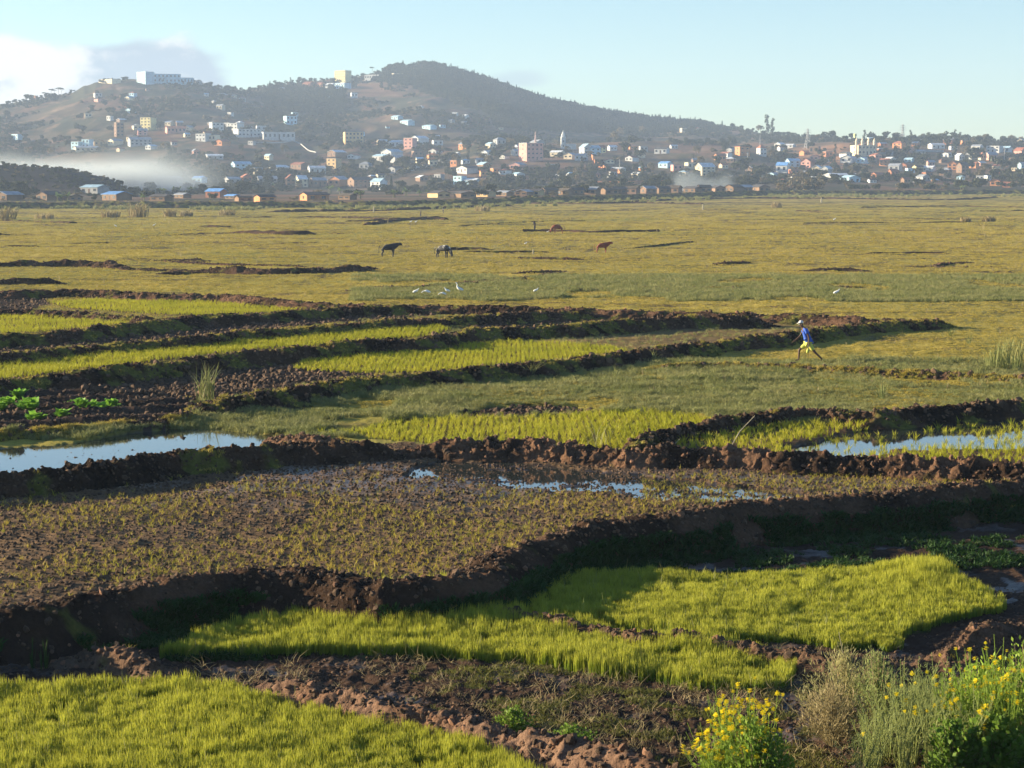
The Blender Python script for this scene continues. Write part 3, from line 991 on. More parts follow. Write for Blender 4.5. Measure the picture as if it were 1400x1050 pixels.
# low dug lines across the pasture
LINES = [([(-150, 359), (0, 358), (120, 357), (200, 362), (330, 366), (420, 366), (510, 362)], 0.55, 2.4, .1),
         ([(215, 371), (330, 369), (420, 368), (515, 364)], 0.3, 1.6, .1),
         ([(-150, 384), (0, 383), (90, 382)], 0.4, 1.6, .1),
         ([(240, 316), (330, 314), (400, 316), (485, 314)], 0.65, 3.5, .1),
         ([(230, 356), (300, 360), (420, 363)], 0.2, 1.2, .2),
         ([(470, 396), (540, 393), (600, 389), (660, 383), (720, 380)], 0.22, 1.0, .3),
         ([(505, 390), (560, 392), (610, 388), (690, 382), (775, 369)], 0.2, 0.9, .3),
         ([(625, 343), (700, 343), (790, 342), (870, 337), (950, 329)], 0.3, 1.4, .4),
         ([(715, 314), (760, 314), (810, 315), (900, 314)], 0.5, 2.2, .1),
         ([(500, 305), (560, 298), (610, 298)], 0.7, 3.0, .1),
         ([(500, 297), (545, 298), (600, 296)], 0.5, 3.0, .1),
         ([(975, 358), (1000, 358), (1032, 357)], 0.35, 1.4, .2),
         ([(1275, 361), (1300, 358), (1340, 357)], 0.35, 1.4, .2),
         ([(700, 371), (730, 371), (770, 369)], 0.25, 1.2, .3),
         ([(700, 351), (760, 352), (800, 353)], 0.25, 1.4, .3),
         ([(760, 396), (900, 393), (1000, 393), (1180, 391)], 0.14, 0.6, .6),
         ([(1180, 345), (1260, 344), (1300, 345)], 0.25, 1.4, .3),
         ([(1100, 305), (1200, 304), (1330, 303)], 0.3, 2.0, .3),
         ([(1340, 290), (1370, 290), (1420, 289)], 0.45, 3.0, .2),
         ([(1090, 290), (1140, 291)], 0.4, 2.5, .2),
         ([(1180, 286), (1290, 285), (1400, 286)], 0.4, 2.5, .2),
         ([(620, 309), (720, 303), (800, 302)], 0.25, 1.6, .4),
         ([(850, 280), (980, 277), (1130, 277), (1290, 278), (1360, 276)], 0.8, 5, .2),
         ([(700, 280), (790, 281), (880, 281), (960, 282)], 0.7, 4, .2),
         ([(370, 288), (450, 287), (540, 286), (640, 283), (700, 282)], 0.9, 5, .2),
         ([(1000, 272), (1150, 270), (1400, 271)], 0.7, 5, .4),
         ([(330, 296), (430, 296), (500, 297)], 0.5, 3.0, .2),
         ([(90, 332), (160, 331)], 0.2, 1.4, .3), ([(380, 331), (440, 331)], 0.2, 1.5, .3),
         ([(0, 335), (60, 336)], 0.25, 1.5, .3),
         ([(-100, 298), (0, 300), (100, 303)], 0.5, 3.0, .5),
         ([(560, 428), (700, 424), (760, 423)], 0.2, 0.8, .4)]
for i, (pt, hg, wd, gr) in enumerate(LINES):
    bund(pt, hg * (0.85 if i < 4 else 0.6), wd * (0.5 if i < 4 else 0.34), wd * (0.5 if i < 4 else 0.36), grass=gr, seed=30 + i, red=0.15, col=(0.045, 0.029, 0.019), gap=0.34)

r_l = random.Random(21)
for i in range(12):
    a = r_l.uniform(-60, 1400); b = 290 + 100 * r_l.random() ** 1.2
    if b > 360 and a < 500: continue
    L_ = r_l.uniform(30, 150); s_ = r_l.uniform(-0.02, 0.02)
    D_ = 20000 / (b - 255)
    bund([(a, b), (a + L_ / 2, b + s_ * L_ + r_l.uniform(-.6, .6)), (a + L_, b + s_ * 1.6 * L_)], 0.10 + D_ * 0.0006, 0.5 + D_ * 0.003, 0.5 + D_ * 0.003, grass=0.3, seed=200 + i, col=(0.055, 0.036, 0.022), gap=0.40)

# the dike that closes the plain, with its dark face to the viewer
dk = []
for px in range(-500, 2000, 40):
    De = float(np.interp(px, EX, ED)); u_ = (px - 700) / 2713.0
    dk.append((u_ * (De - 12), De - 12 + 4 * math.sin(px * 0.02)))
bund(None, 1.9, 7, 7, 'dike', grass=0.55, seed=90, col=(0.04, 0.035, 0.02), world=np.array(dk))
# ------------------------------------------------------------------ vegetation materials
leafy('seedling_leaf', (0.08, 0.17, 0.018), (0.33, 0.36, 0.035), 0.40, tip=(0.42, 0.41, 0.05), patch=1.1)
leafy('seedling_dark', (0.06, 0.14, 0.012), (0.11, 0.19, 0.015), 0.35)
leafy('rice_leaf', (0.30, 0.32, 0.025), (0.46, 0.42, 0.04), 0.4)
leafy('sparse_leaf', (0.27, 0.27, 0.03), (0.46, 0.34, 0.06), 0.35)
leafy('grass_leaf', (0.28, 0.24, 0.045), (0.48, 0.37, 0.08), 0.30)
leafy('rough_grass_leaf', (0.17, 0.195, 0.055), (0.32, 0.30, 0.12), 0.30)
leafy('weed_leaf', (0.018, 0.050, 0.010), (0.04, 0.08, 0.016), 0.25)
leafy('low_weed_leaf', (0.09, 0.10, 0.025), (0.18, 0.17, 0.04), 0.3)
leafy('dry_leaf', (0.26, 0.21, 0.10), (0.36, 0.28, 0.14), 0.25)
leafy('reed_leaf', (0.16, 0.20, 0.06), (0.28, 0.27, 0.10), 0.35)
plain('soil_clod', (0.105, 0.064, 0.038), 0.95, 0.4, 8.0, bump=0.6, bscale=30, per_obj=0.5)
plain('red_clod', (0.20, 0.105, 0.060), 0.95, 0.35, 8.0, bump=0.6, bscale=30, per_obj=0.4)


def gz1(x, y):
    return ground_z(x, y)


def zat(x, y):
    return float(ground_z(np.array([x]), np.array([y]))[0])


def pts_for(x, y, dz=-0.01):
    return np.stack([x, y, gz1(x, y) + dz], 1)


# dense seed beds
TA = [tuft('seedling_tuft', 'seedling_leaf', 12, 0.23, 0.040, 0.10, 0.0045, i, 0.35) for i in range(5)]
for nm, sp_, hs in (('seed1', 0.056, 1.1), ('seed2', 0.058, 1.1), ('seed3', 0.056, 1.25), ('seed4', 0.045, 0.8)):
    x, y = poly_points(REG[nm], sp_, wob=0.10)
    lvl = fbm(x / 1.4, y / 1.4, 3, 500)
    h_ = (0.55 + 0.75 * lvl) * hs * (0.8 + 0.4 * fbm(x * 4, y * 4, 2, 502))
    kp = (fbm(x * 2.6, y * 2.6, 3, 503) > 0.27)
    x, y, h_ = x[kp], y[kp], h_[kp]
    if nm == 'seed1':
        P0 = on_plane(1265, 800, LOW)
        h_ = h_ * (0.8 + 1.0 * np.exp(-(((x - P0[0]) / 0.75) ** 2 + ((y - P0[1]) / 1.3) ** 2)))
    if nm == 'seed3':
        h_ = h_ * (0.8 + 0.5 * sstep(y, 28, 31))
    rt_ = rng.normal(0, 0.045, (len(x), 3)); rt_[:, 2] = rng.uniform(0, 6.28, len(x))
    o = scatter('rice_seedbed', pts_for(x, y), TA, rot=rt_, scl=np.stack([h_ * 0 + 1, h_ * 0 + 1, h_ * rng.uniform(0.8, 1.15, len(x))], 1))
    tag(o, {'seed1': 'bright yellow green rice seedling bed below the big earth bund at the right',
            'seed2': 'long bright green rice seedling bed half in shade in the middle foreground',
            'seed3': 'tall bright green rice seedling bed filling the bottom left corner',
            'seed4': 'small patch of rice seedlings beside the low bund end'}[nm], 'rice seedlings')
    print(nm, len(x))
# stray taller stalks
TS = [tuft('tall_stalk', 'rough_grass_leaf', 3, 0.34, 0.03, 0.3, 0.005, 60 + i, 0.3) for i in range(3)]
xs, ys_ = [], []
for nm in ('seed1', 'seed2', 'seed3'):
    x, y = poly_points(REG[nm], 0.55, wob=0.1); xs.append(x); ys_.append(y)
x = np.concatenate(xs); y = np.concatenate(ys_)
tag(scatter('grass_stalks', pts_for(x, y), TS), 'thin taller stalks standing among the seedlings', 'grass')

# transplanted rice clumps
TR = [tuft('rice_clump', 'rice_leaf', 14, 0.26, 0.035, 0.55, 0.007, 20 + i, 0.35) for i in range(5)]
for nm, sp_, s_ in (('rice1', 0.24, 0.8), ('rice2', 0.24, 0.8), ('rice3', 0.21, 0.9), ('rice4', 0.20, 0.9), ('rice5', 0.20, 0.95), ('rice6', 0.21, 0.95)):
    x, y = poly_points(REG[nm], sp_, 0.28, wob=0.35)
    if nm == 'rice6':
        k_ = fbm(x / 2.2, y / 2.2, 3, 510)
        kw = inside(x, y, REG['water2'])
        keep = (~kw & (rng.random(len(x)) < 0.6)) | (kw & (k_ > 0.60) & (rng.random(len(x)) < 0.3)) | (rng.random(len(x)) < 0.03)
        x, y = x[keep], y[keep]
    if nm == 'rice5':
        keep = ~inside(x, y, REG['soil5'])
        x, y = x[keep], y[keep]
    o = scatter('rice_plants', pts_for(x, y, -0.02), TR, scl=rng.uniform(0.65, 1.2, len(x)) * s_)
    tag(o, 'rows of young rice clumps planted in mud, ' + {'rice1': 'farthest plot at the left', 'rice2': 'left edge plot under the first bund', 'rice3': 'long bright strip at the left', 'rice4': 'bright strip in the middle of the banked plots',
        'rice5': 'plot in front of the dark soil crescent', 'rice6': 'flooded plot at the right'}[nm], 'rice')
    print(nm, len(x))

# sparse thin shoots on the large mud field
TM = [tuft('sparse_shoot', 'sparse_leaf', 7, 0.16, 0.03, 0.9, 0.006, 40 + i, 0.5) for i in range(6)]
x, y = poly_points(REG['mud1'], 0.17, 0.5, wob=0.2)
k_ = fbm(x / 2.0, y / 2.5, 3, 520)
far_wet = inside(x, y, REG['water3'])
pyy = 255 + H * 2727 / y
keep = (rng.random(len(x)) < np.clip(0.25 + (k_ - 0.42) * 3, 0.12, 0.9) * sstep(pyy, 640, 700)) & ~far_wet
pxx = 700 + 2713 * x / y
near_r = (pxx > 880) & (pyy < 700) & (rng.random(len(x)) < 0.75)
keep = keep | (near_r & (pyy > 655))
x, y = x[keep], y[keep]
o = scatter('rice_shoots', pts_for(x, y, -0.01), TM, scl=rng.uniform(0.35, 0.95, len(x)))
tag(o, 'sparse thin yellow green shoots over the large mud field', 'rice')
# stubble and crumbs of mud on the same field
def clod_template(name, mat, seed):
    r = random.Random(seed)
    vs, fs = [], []
    t = (1 + 5 ** 0.5) / 2
    raw = [(-1, t, 0), (1, t, 0), (-1, -t, 0), (1, -t, 0), (0, -1, t), (0, 1, t), (0, -1, -t), (0, 1, -t), (t, 0, -1), (t, 0, 1), (-t, 0, -1), (-t, 0, 1)]
    for q in raw:
        k = r.uniform(0.65, 1.25) / 1.9
        vs.append((q[0] * k, q[1] * k * 0.85, q[2] * k * 0.7))
    fs = [(0, 11, 5), (0, 5, 1), (0, 1, 7), (0, 7, 10), (0, 10, 11), (1, 5, 9), (5, 11, 4), (11, 10, 2), (10, 7, 6), (7, 1, 8), (3, 9, 4), (3, 4, 2), (3, 2, 6), (3, 6, 8), (3, 8, 9), (4, 9, 5), (2, 4, 11), (6, 2, 10), (8, 6, 7), (9, 8, 1)]
    return template(name, vs, fs, mat)


TCL = [clod_template('clod', 'soil_clod', i) for i in range(5)]
TCR = [clod_template('clod', 'red_clod', 10 + i) for i in range(5)]
plist, slist = [], []
for nm, n_, s0, s1 in (('mud1', 0.13, 0.02, 0.055), ('soil1', .5, .06, .16), ('soil2', .34, .06, .16), ('soil3', .4, .06, .14), ('soil4', 0.24, 0.06, 0.15), ('soil5', .2, .04, .12), ('garden', .3, .04, .12), ('water1', .26, .02, .06)):
    x, y = poly_points(REG[nm], n_, 0.5, wob=0.3)
    plist.append(pts_for(x, y, 0.0)); slist.append(rng.uniform(s0, s1, len(x)) * rng.choice([0.6, 1, 1.3], len(x)))
xl, yl = screen_points(26000, 800, 1070, z=LOW)
k_ = inside(xl, yl, low_poly)
for nm in ('seed1', 'seed2', 'seed3'):
    k_ &= ~inside(xl, yl, REG[nm])
xl, yl = xl[k_], yl[k_]
k2 = fbm(xl / 1.2, yl / 1.2, 3, 530) > 0.40
xl, yl = xl[k2], yl[k2]
plist.append(pts_for(xl, yl)); slist.append(rng.uniform(0.012, 0.055, len(xl)))
P_ = np.concatenate(plist); s_ = np.concatenate(slist)
tag(scatter('soil_clods', P_, TCL, rot=rng.uniform(0, 6.28, (len(P_), 3)), scl=s_), 'dark crumbs of dug soil lying over the plots', 'soil')
print('clods', len(P_))

# clods and grass carried by the bunds
cp_, cs_, rp_, rs_, gp_, gs_, wp_, ws_ = [], [], [], [], [], [], [], []
for B in BUNDS:
    if B['d'] > 210: continue
    nr_, nc_ = B['X'].shape
    L_ = B['s'][-1]
    k_ = int(L_ * (95 if B['d'] < 60 else 45 if B['d'] < 100 else 22) * (1.3 if B['znear'] else 1))
    i = rng.integers(0, nr_, k_); j = (rng.beta(2, 2, k_) * nc_).astype(int).clip(1, nc_ - 2)
    P = np.stack([B['X'][i, j], B['Y'][i, j], B['Z'][i, j]], 1)
    s = rng.uniform(0.02, 0.07, k_) * rng.choice([0.7, 1.0, 1.6], k_, p=[.6, .3, .1]) * (1.0 if B['d'] < 60 else 1.6)
    isr = rng.random(k_) < B['red'] * 0.8
    cp_.append(P[~isr]); cs_.append(s[~isr]); rp_.append(P[isr]); rs_.append(s[isr])
    # grass
    k_ = int(L_ * (110 if B['d'] < 60 else 60 if B['d'] < 100 else 30) * B['grass'] * 1.6)
    i = rng.integers(0, nr_, k_); j = (rng.beta(1.6, 1.6, k_) * nc_).astype(int).clip(1, nc_ - 2)
    q = B['gm'][i, j] > 0.3
    i, j = i[q], j[q]
    gp_.append(np.stack([B['X'][i, j], B['Y'][i, j], B['Z'][i, j] - 0.01], 1)); gs_.append(rng.uniform(0.5, 1.3, len(i)))
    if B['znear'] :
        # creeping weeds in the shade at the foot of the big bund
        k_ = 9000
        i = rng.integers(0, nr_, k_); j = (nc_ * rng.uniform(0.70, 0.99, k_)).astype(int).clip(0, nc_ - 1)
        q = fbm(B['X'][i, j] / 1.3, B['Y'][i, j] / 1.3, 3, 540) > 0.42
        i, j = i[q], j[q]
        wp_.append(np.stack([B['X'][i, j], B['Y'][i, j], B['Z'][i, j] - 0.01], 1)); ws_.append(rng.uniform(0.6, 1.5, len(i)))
P = np.concatenate(cp_); tag(scatter('bund_clods', P, TCL, rot=rng.uniform(0, 6.28, (len(P), 3)), scl=np.concatenate(cs_)), 'dark lumps of earth on the bunds', 'soil')
P = np.concatenate(rp_); tag(scatter('red_bund_clods', P, TCR, rot=rng.uniform(0, 6.28, (len(P), 3)), scl=np.concatenate(rs_)), 'dry reddish lumps of earth on the sunlit bunds', 'soil')
TG = [tuft('grass_tuft', 'grass_leaf', 18, 0.10, 0.08, 0.7, 0.006, 80 + i, 0.4) for i in range(5)]
P = np.concatenate(gp_); tag(scatter('bund_grass', P, TG, scl=np.concatenate(gs_)), 'short grass growing on the bunds', 'grass')
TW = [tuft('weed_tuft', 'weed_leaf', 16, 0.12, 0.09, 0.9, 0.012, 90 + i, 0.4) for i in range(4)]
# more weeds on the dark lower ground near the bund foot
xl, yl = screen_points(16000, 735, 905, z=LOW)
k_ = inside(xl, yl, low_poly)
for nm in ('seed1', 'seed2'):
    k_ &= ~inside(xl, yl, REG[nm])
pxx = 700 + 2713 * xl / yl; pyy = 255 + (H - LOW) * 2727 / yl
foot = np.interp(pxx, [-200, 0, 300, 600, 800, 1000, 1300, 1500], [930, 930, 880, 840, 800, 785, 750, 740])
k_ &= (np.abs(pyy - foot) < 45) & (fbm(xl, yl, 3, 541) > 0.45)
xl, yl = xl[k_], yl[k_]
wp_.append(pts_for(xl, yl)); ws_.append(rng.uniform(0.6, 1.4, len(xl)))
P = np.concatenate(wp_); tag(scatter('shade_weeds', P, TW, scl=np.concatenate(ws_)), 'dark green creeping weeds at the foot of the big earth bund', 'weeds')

# straw litter on the mud in front
TL = [tuft('straw', 'dry_leaf', 4, 0.16, 0.08, 1.2, 0.004, 110 + i, 0.5) for i in range(4)]
xl, yl = screen_points(3600, 890, 1060, 250, 1250, z=LOW)
k_ = inside(xl, yl, low_poly)
for nm in ('seed1', 'seed2', 'seed3'):
    k_ &= ~inside(xl, yl, REG[nm])
k_ &= fbm(xl * 1.1, yl * 1.1, 3, 544) > 0.45
xl, yl = xl[k_], yl[k_]
rt = np.zeros((len(xl), 3)); rt[:, 2] = rng.uniform(0, 6.28, len(xl)); rt[:, 0] = rng.uniform(-1.4, 1.4, len(xl))
tag(scatter('straw_litter', pts_for(xl, yl, 0.03), TL, rot=rt, scl=rng.uniform(0.5, 1.2, len(xl))), 'broken straw lying on the dark mud', 'straw')
TL2 = [tuft('low_weed', 'low_weed_leaf', 14, 0.07, 0.09, 1.0, 0.006, 120 + i, 0.5) for i in range(4)]
xl, yl = screen_points(9000, 905, 1060, 560, 1300, z=LOW)
k_ = inside(xl, yl, low_poly)
for nm in ('seed1', 'seed2', 'seed3'):
    k_ &= ~inside(xl, yl, REG[nm])
k_ &= fbm(xl * 1.6, yl * 1.6, 3, 545) > 0.57
xl, yl = xl[k_], yl[k_]
tag(scatter('low_weeds', pts_for(xl, yl), TL2, scl=rng.uniform(0.5, 1.3, len(xl))), 'low weeds sprouting over the dug mud', 'weeds')

# pasture grass: nearer rough part, then the wide plain
cult_or_field = list(SOIL.keys())


def keep_pasture(x, y):
    k_ = ~inside(x, y, low_poly)
    for nm in cult_or_field:
        k_ &= ~inside(x, y, REG[nm])
    return k_


TRG = [tuft('rough_tuft', 'rough_grass_leaf', 20, 0.16, 0.11, 0.75, 0.006, 130 + i, 0.45) for i in range(6)]
x, y = screen_points(60000, 492, 600)
k_ = keep_pasture(x, y) & ~inside(x, y, CULT) & (fbm(x / 2.4, y / 3.5, 3, 550) > 0.30)
x, y = x[k_], y[k_]
tag(scatter('rough_grass', pts_for(x, y), TRG, scl=rng.uniform(0.5, 1.25, len(x)) * (0.45 + 1.1 * fbm(x / 3, y / 5, 2, 551))), 'rough grey green grass in front of the banked plots', 'grass')
x, y = screen_points(26000, 376, 412, 480, 1540)
k_ = keep_pasture(x, y) & ~inside(x, y, CULT) & (fbm(x / 6, y / 9, 3, 552) > 0.38)
x, y = x[k_], y[k_]
tag(scatter('rough_grass', pts_for(x, y), TRG, scl=rng.uniform(0.9, 2.0, len(x))), 'band of longer grey green grass around the white birds', 'grass')
TP = [tuft('pasture_tuft', 'grass_leaf', 22, 0.09, 0.16, 0.8, 0.010, 140 + i, 0.4) for i in range(6)]
x, y = screen_points(120000, 283, 560)
k_ = keep_pasture(x, y)
x, y = x[k_], y[k_]
sc = np.clip(y / 120.0, 0.7, 3.2)
s3 = np.stack([sc, sc, np.clip(sc * 0.75, 0.6, 1.8) * rng.uniform(0.5, 1.25, len(x))], 1)
tag(scatter('pasture_grass', pts_for(x, y), TP, scl=s3), 'short yellow green grass over the wide pasture', 'grass')
# weeds over the half dug plots
x, y = screen_points(30000, 405, 560, -140, 1320)
k_ = inside(x, y, REG['weeds1']) | inside(x, y, REG['weeds2']) | (inside(x, y, CULT) & keep_pasture(x, y))
k_ &= fbm(x / .8, y / 1.2, 3, 560) > 0.45
x, y = x[k_], y[k_]
tag(scatter('plot_weeds', pts_for(x, y), TRG, scl=rng.uniform(0.4, 0.9, len(x))), 'low weeds over the half dug plots', 'weeds')
# pale dry stalk specks across the plain
TD = [tuft('dry_stalk', 'dry_leaf', 5, 0.35, 0.06, 0.3, 0.010, 150 + i, 0.5) for i in range(4)]
x, y = screen_points(1500, 284, 540)
k_ = keep_pasture(x, y); x, y = x[k_], y[k_]
tag(scatter('dry_stalks', pts_for(x, y), TD, scl=np.clip(y / 160, 0.6, 2.5) * rng.uniform(.4, 1.2, len(x))), 'scattered pale dry stalks over the pasture', 'grass')
# fringe of rough bushes and tall weeds before the dike
TB = [tuft('fringe_tuft', 'rough_grass_leaf', 40, 1.0, 0.7, 0.5, 0.07, 160 + i, 0.5) for i in range(4)]
n_ = 2600
px = rng.uniform(-150, 1550, n_); De = np.interp(px, EX, ED)
Yd = De - rng.uniform(6, 130, n_) * np.interp(px, [0, 700, 1400], [0.35, 1.0, 1.0])
u_ = (px - 700) / 2713; x = u_ * Yd; y = Yd
k_ = fbm(x / 18, y / 30, 3, 570) > 0.52
x, y = x[k_], y[k_]
tag(scatter('dike_weeds', pts_for(x, y), TB, scl=rng.uniform(0.35, 1.3, len(x))), 'ragged tall weeds in front of the far dike', 'weeds')
# ------------------------------------------------------------------ far scrub, woodland
leafy('far_leaf', (0.026, 0.038, 0.014), (0.085, 0.085, 0.032), 0.2)
leafy('far_leaf_dry', (0.13, 0.105, 0.045), (0.20, 0.15, 0.07), 0.2)
leafy('pine_leaf', (0.022, 0.036, 0.016), (0.05, 0.065, 0.026), 0.12)
leafy('banana_leaf', (0.13, 0.19, 0.05), (0.24, 0.28, 0.09), 0.35)
plain('bark', (0.12, 0.09, 0.06), 0.9, 0.4, 2.0)


def crown_mesh(name, mat, rx, rz, n, leaf, seed, shape='round', zc=1.0):
    """many small leaf faces in clumps filling an uneven crown; unit: metres around the trunk foot"""
    r = random.Random(seed)
    cl = []
    for i in range(9 if shape != 'column' else 7):
        a = r.uniform(0, 6.283); q = r.uniform(0.15, 0.85)
        if shape == 'column':
            cl.append((rx * 0.35 * math.cos(a), rx * 0.35 * math.sin(a), zc + rz * (i / 3.2 - 1.0), rx * r.uniform(0.45, 0.8), rz * 0.32))
        elif shape == 'flat':
            cl.append((rx * q * math.cos(a), rx * q * math.sin(a), zc + rz * r.uniform(-0.25, 0.35), rx * r.uniform(0.3, 0.5), rz * 0.35))
        elif shape == 'cone':
            f = i / 8.0
            cl.append((0, 0, zc - rz + 2 * rz * f, rx * (1 - f * 0.85) * 0.9, rz * 0.22))
        else:
            cl.append((rx * q * math.cos(a), rx * q * math.sin(a), zc + rz * r.uniform(-0.55, 0.6), rx * r.uniform(0.32, 0.58), rz * r.uniform(0.3, 0.5)))
    vs, fs = [], []
    for i in range(n):
        cx, cy, cz, cr, ch = cl[r.randrange(len(cl))]
        d = Vector((r.gauss(0, 1), r.gauss(0, 1), r.gauss(0, 1))).normalized() * (r.random() ** 0.35)
        p = Vector((cx + d.x * cr, cy + d.y * cr, cz + d.z * ch))
        a = Vector((r.gauss(0, 1), r.gauss(0, 1), r.gauss(0, 1))).normalized()
        b = a.cross(Vector((r.gauss(0, 1), r.gauss(0, 1), r.gauss(0, 1)))).normalized()
        s = leaf * r.uniform(0.6, 1.4)
        k = len(vs)
        vs += [tuple(p - a * s), tuple(p + b * s * 0.7), tuple(p + a * s), tuple(p - b * s * 0.7)]
        fs.append((k, k + 1, k + 2, k + 3))
    me = bpy.data.meshes.new(name); me.from_pydata(vs, [], fs); me.update(); me.materials.append(MATS[mat])
    return me


def trunk_mesh(h, r0, spread, seed):
    r = random.Random(seed); mb = MB()
    mb.tube([(0, 0, -0.8), (0.02 * h, 0, h * 0.4), (0.0, 0.03 * h, h)], [r0, r0 * 0.75, r0 * 0.4], 5)
    for i in range(4):
        a = r.uniform(0, 6.283); z0 = h * r.uniform(0.45, 0.85)
        mb.tube([(0, 0, z0), (spread * 0.5 * math.cos(a), spread * 0.5 * math.sin(a), z0 + h * 0.15), (spread * math.cos(a), spread * math.sin(a), z0 + h * 0.4)], [r0 * 0.4, r0 * 0.28, r0 * 0.12], 4)
    return mb.mesh('trunk', 'bark')


# unit trees, about 8 m high
PROTO = {}
for key, args, tr in (
        ('round', ('far_leaf', 3.4, 3.0, 420, 0.58, 1, 'round', 4.3), (4.4, 0.22, 1.6)),
        ('round2', ('far_leaf', 3.9, 2.9, 460, 0.58, 2, 'round', 3.6), (4.2, 0.25, 2.0)),
        ('dry', ('far_leaf_dry', 3.3, 2.9, 400, 0.44, 3, 'round', 4.2), (5.0, 0.2, 1.8)),
        ('cone', ('pine_leaf', 2.1, 4.0, 380, 0.42, 4, 'cone', 4.4), (6.5, 0.2, 0.5)),
        ('column', ('far_leaf', 1.6, 3.8, 300, 0.40, 5, 'column', 5.0), (6.5, 0.2, 0.8)),
        ('flat', ('far_leaf', 3.2, 1.5, 280, 0.38, 6, 'flat', 6.6), (6.2, 0.18, 1.8)),
        ('bush', ('far_leaf', 3.6, 1.9, 330, 0.50, 7, 'round', 1.8), (1.6, 0.2, 1.6)),
        ('drybush', ('far_leaf_dry', 3.6, 2.0, 330, 0.34, 8, 'round', 1.8), (1.6, 0.2, 1.6))):
    PROTO[key] = (crown_mesh('crown', *args), trunk_mesh(*tr, 3))

# scrub as copies of crown meshes over the hills
TSC = [bpy.data.objects.new('scrub_bush', PROTO[k_][0]) for k_ in ('bush', 'drybush', 'round', 'bush')]
TWD = [bpy.data.objects.new('wood_tree', PROTO[k_][0]) for k_ in ('round', 'round2', 'round', 'cone')]
n_ = 120000
y = 700 + (2550 - 700) * rng.random(n_) ** 0.75
pxx = rng.uniform(-420, 1820, n_)
x = (pxx - 700) / 2713 * y
De = np.interp(pxx, EX, ED)
wm = wood_mask(pxx, x, y)
dens = fbm(x / 55, y / 90, 4, 600)
thin = np.where(y < 1600, np.where(pxx > 620, 0.55, 0.50), 0.47)
k_ = (y > De + 40) & ((y > De + 150) | (rng.random(n_) < 0.12)) & (wm < 0.3) & (dens > thin) & (rng.random(n_) < 0.8)
q = np.exp(-(((pxx - 1130) / 62) ** 2 + ((y - 1560) / 170) ** 2) ** 2)
k_ &= rng.random(n_) > q * 0.97
x1, y1 = x[k_], y[k_]
s_ = rng.uniform(0.22, 0.75, len(x1)) * rng.choice([0.8, 1.0, 1.5], len(x1), p=[.5, .35, .15])
tag(scatter('hill_scrub', np.stack([x1, y1, base_z(x1, y1) - 0.3], 1), TSC, rot=np.stack([x1 * 0, x1 * 0, rng.uniform(0, 6.28, len(x1))], 1), scl=s_),
    'scrub and small trees scattered over the hillside and the village gardens', 'scrub')
print('scrub', len(x1))
# rough growth over the dark mound
n_ = 1500
px_ = rng.uniform(-420, 185, n_); y2_ = rng.uniform(840, 950, n_); x2_ = (px_ - 700) / 2713 * y2_
tag(scatter('mound_scrub', np.stack([x2_, y2_, base_z(x2_, y2_) - 0.4], 1), TSC, rot=np.stack([x2_ * 0, x2_ * 0, rng.uniform(0, 6.28, n_)], 1), scl=rng.uniform(0.12, 0.42, n_)), 'low dark scrub over the mound at the left', 'scrub')
n_ = 42000
y = 1850 + 720 * rng.random(n_); pxx = rng.uniform(340, 1020, n_); x = (pxx - 700) / 2713 * y
k_ = wood_mask(pxx, x, y) > rng.random(n_) * 0.9 + 0.1
x1, y1 = x[k_], y[k_]
tag(scatter('hill_woodland', np.stack([x1, y1, base_z(x1, y1) - 1.5], 1), TWD, rot=np.stack([x1 * 0, x1 * 0, rng.uniform(0, 6.28, len(x1))], 1), scl=rng.uniform(0.6, 1.15, len(x1))),
    'dark closed woodland over the top and right flank of the hill', 'woodland')
print('wood', len(x1))

# ------------------------------------------------------------------ houses
WALLS = {'white': (0.56, 0.56, 0.54), 'cream': (0.62, 0.52, 0.36), 'ochre': (0.55, 0.38, 0.19), 'orange': (0.55, 0.24, 0.11), 'brick': (0.36, 0.15, 0.085), 'pink': (0.55, 0.29, 0.24),
         'pale blue': (0.40, 0.58, 0.66), 'yellow': (0.68, 0.58, 0.28), 'grey': (0.34, 0.34, 0.34), 'brown': (0.22, 0.14, 0.095), 'mud': (0.20, 0.125, 0.075)}
ROOFS = {'grey tin': (0.30, 0.32, 0.35), 'blue': (0.13, 0.30, 0.60), 'rust red': (0.26, 0.10, 0.065), 'tile red': (0.33, 0.13, 0.08), 'dark': (0.07, 0.065, 0.065), 'thatch': (0.10, 0.078, 0.055),
         'white': (0.62, 0.64, 0.66), 'pale blue': (0.36, 0.52, 0.62), 'flat': (0.35, 0.34, 0.33)}
for k_, c in WALLS.items():
    plain('wall_' + k_, c, 0.9, 0.16, 0.5, per_obj=0.1)
for k_, c in ROOFS.items():
    plain('roof_' + k_, c, 0.6 if 'tin' in k_ or 'blue' in k_ else 0.9, 0.25, 0.6, per_obj=0.15)
plain('dark_glass', (0.03, 0.035, 0.04), 0.25, 0.2, 1.0, spec=0.6)
plain('door_wood', (0.10, 0.06, 0.04), 0.7, 0.3, 2.0)
WIN = {}


def win_mesh(w, h):
    key = (round(w * 2) / 2, round(h * 2) / 2)
    key = (max(key[0], 0.5), max(key[1], 0.5))
    if key not in WIN:
        mb = MB(); mb.box((0, 0, 0), (key[0], 0.12, key[1]))
        WIN[key] = mb.mesh('window', 'dark_glass')
    return WIN[key]


HOUSES = []


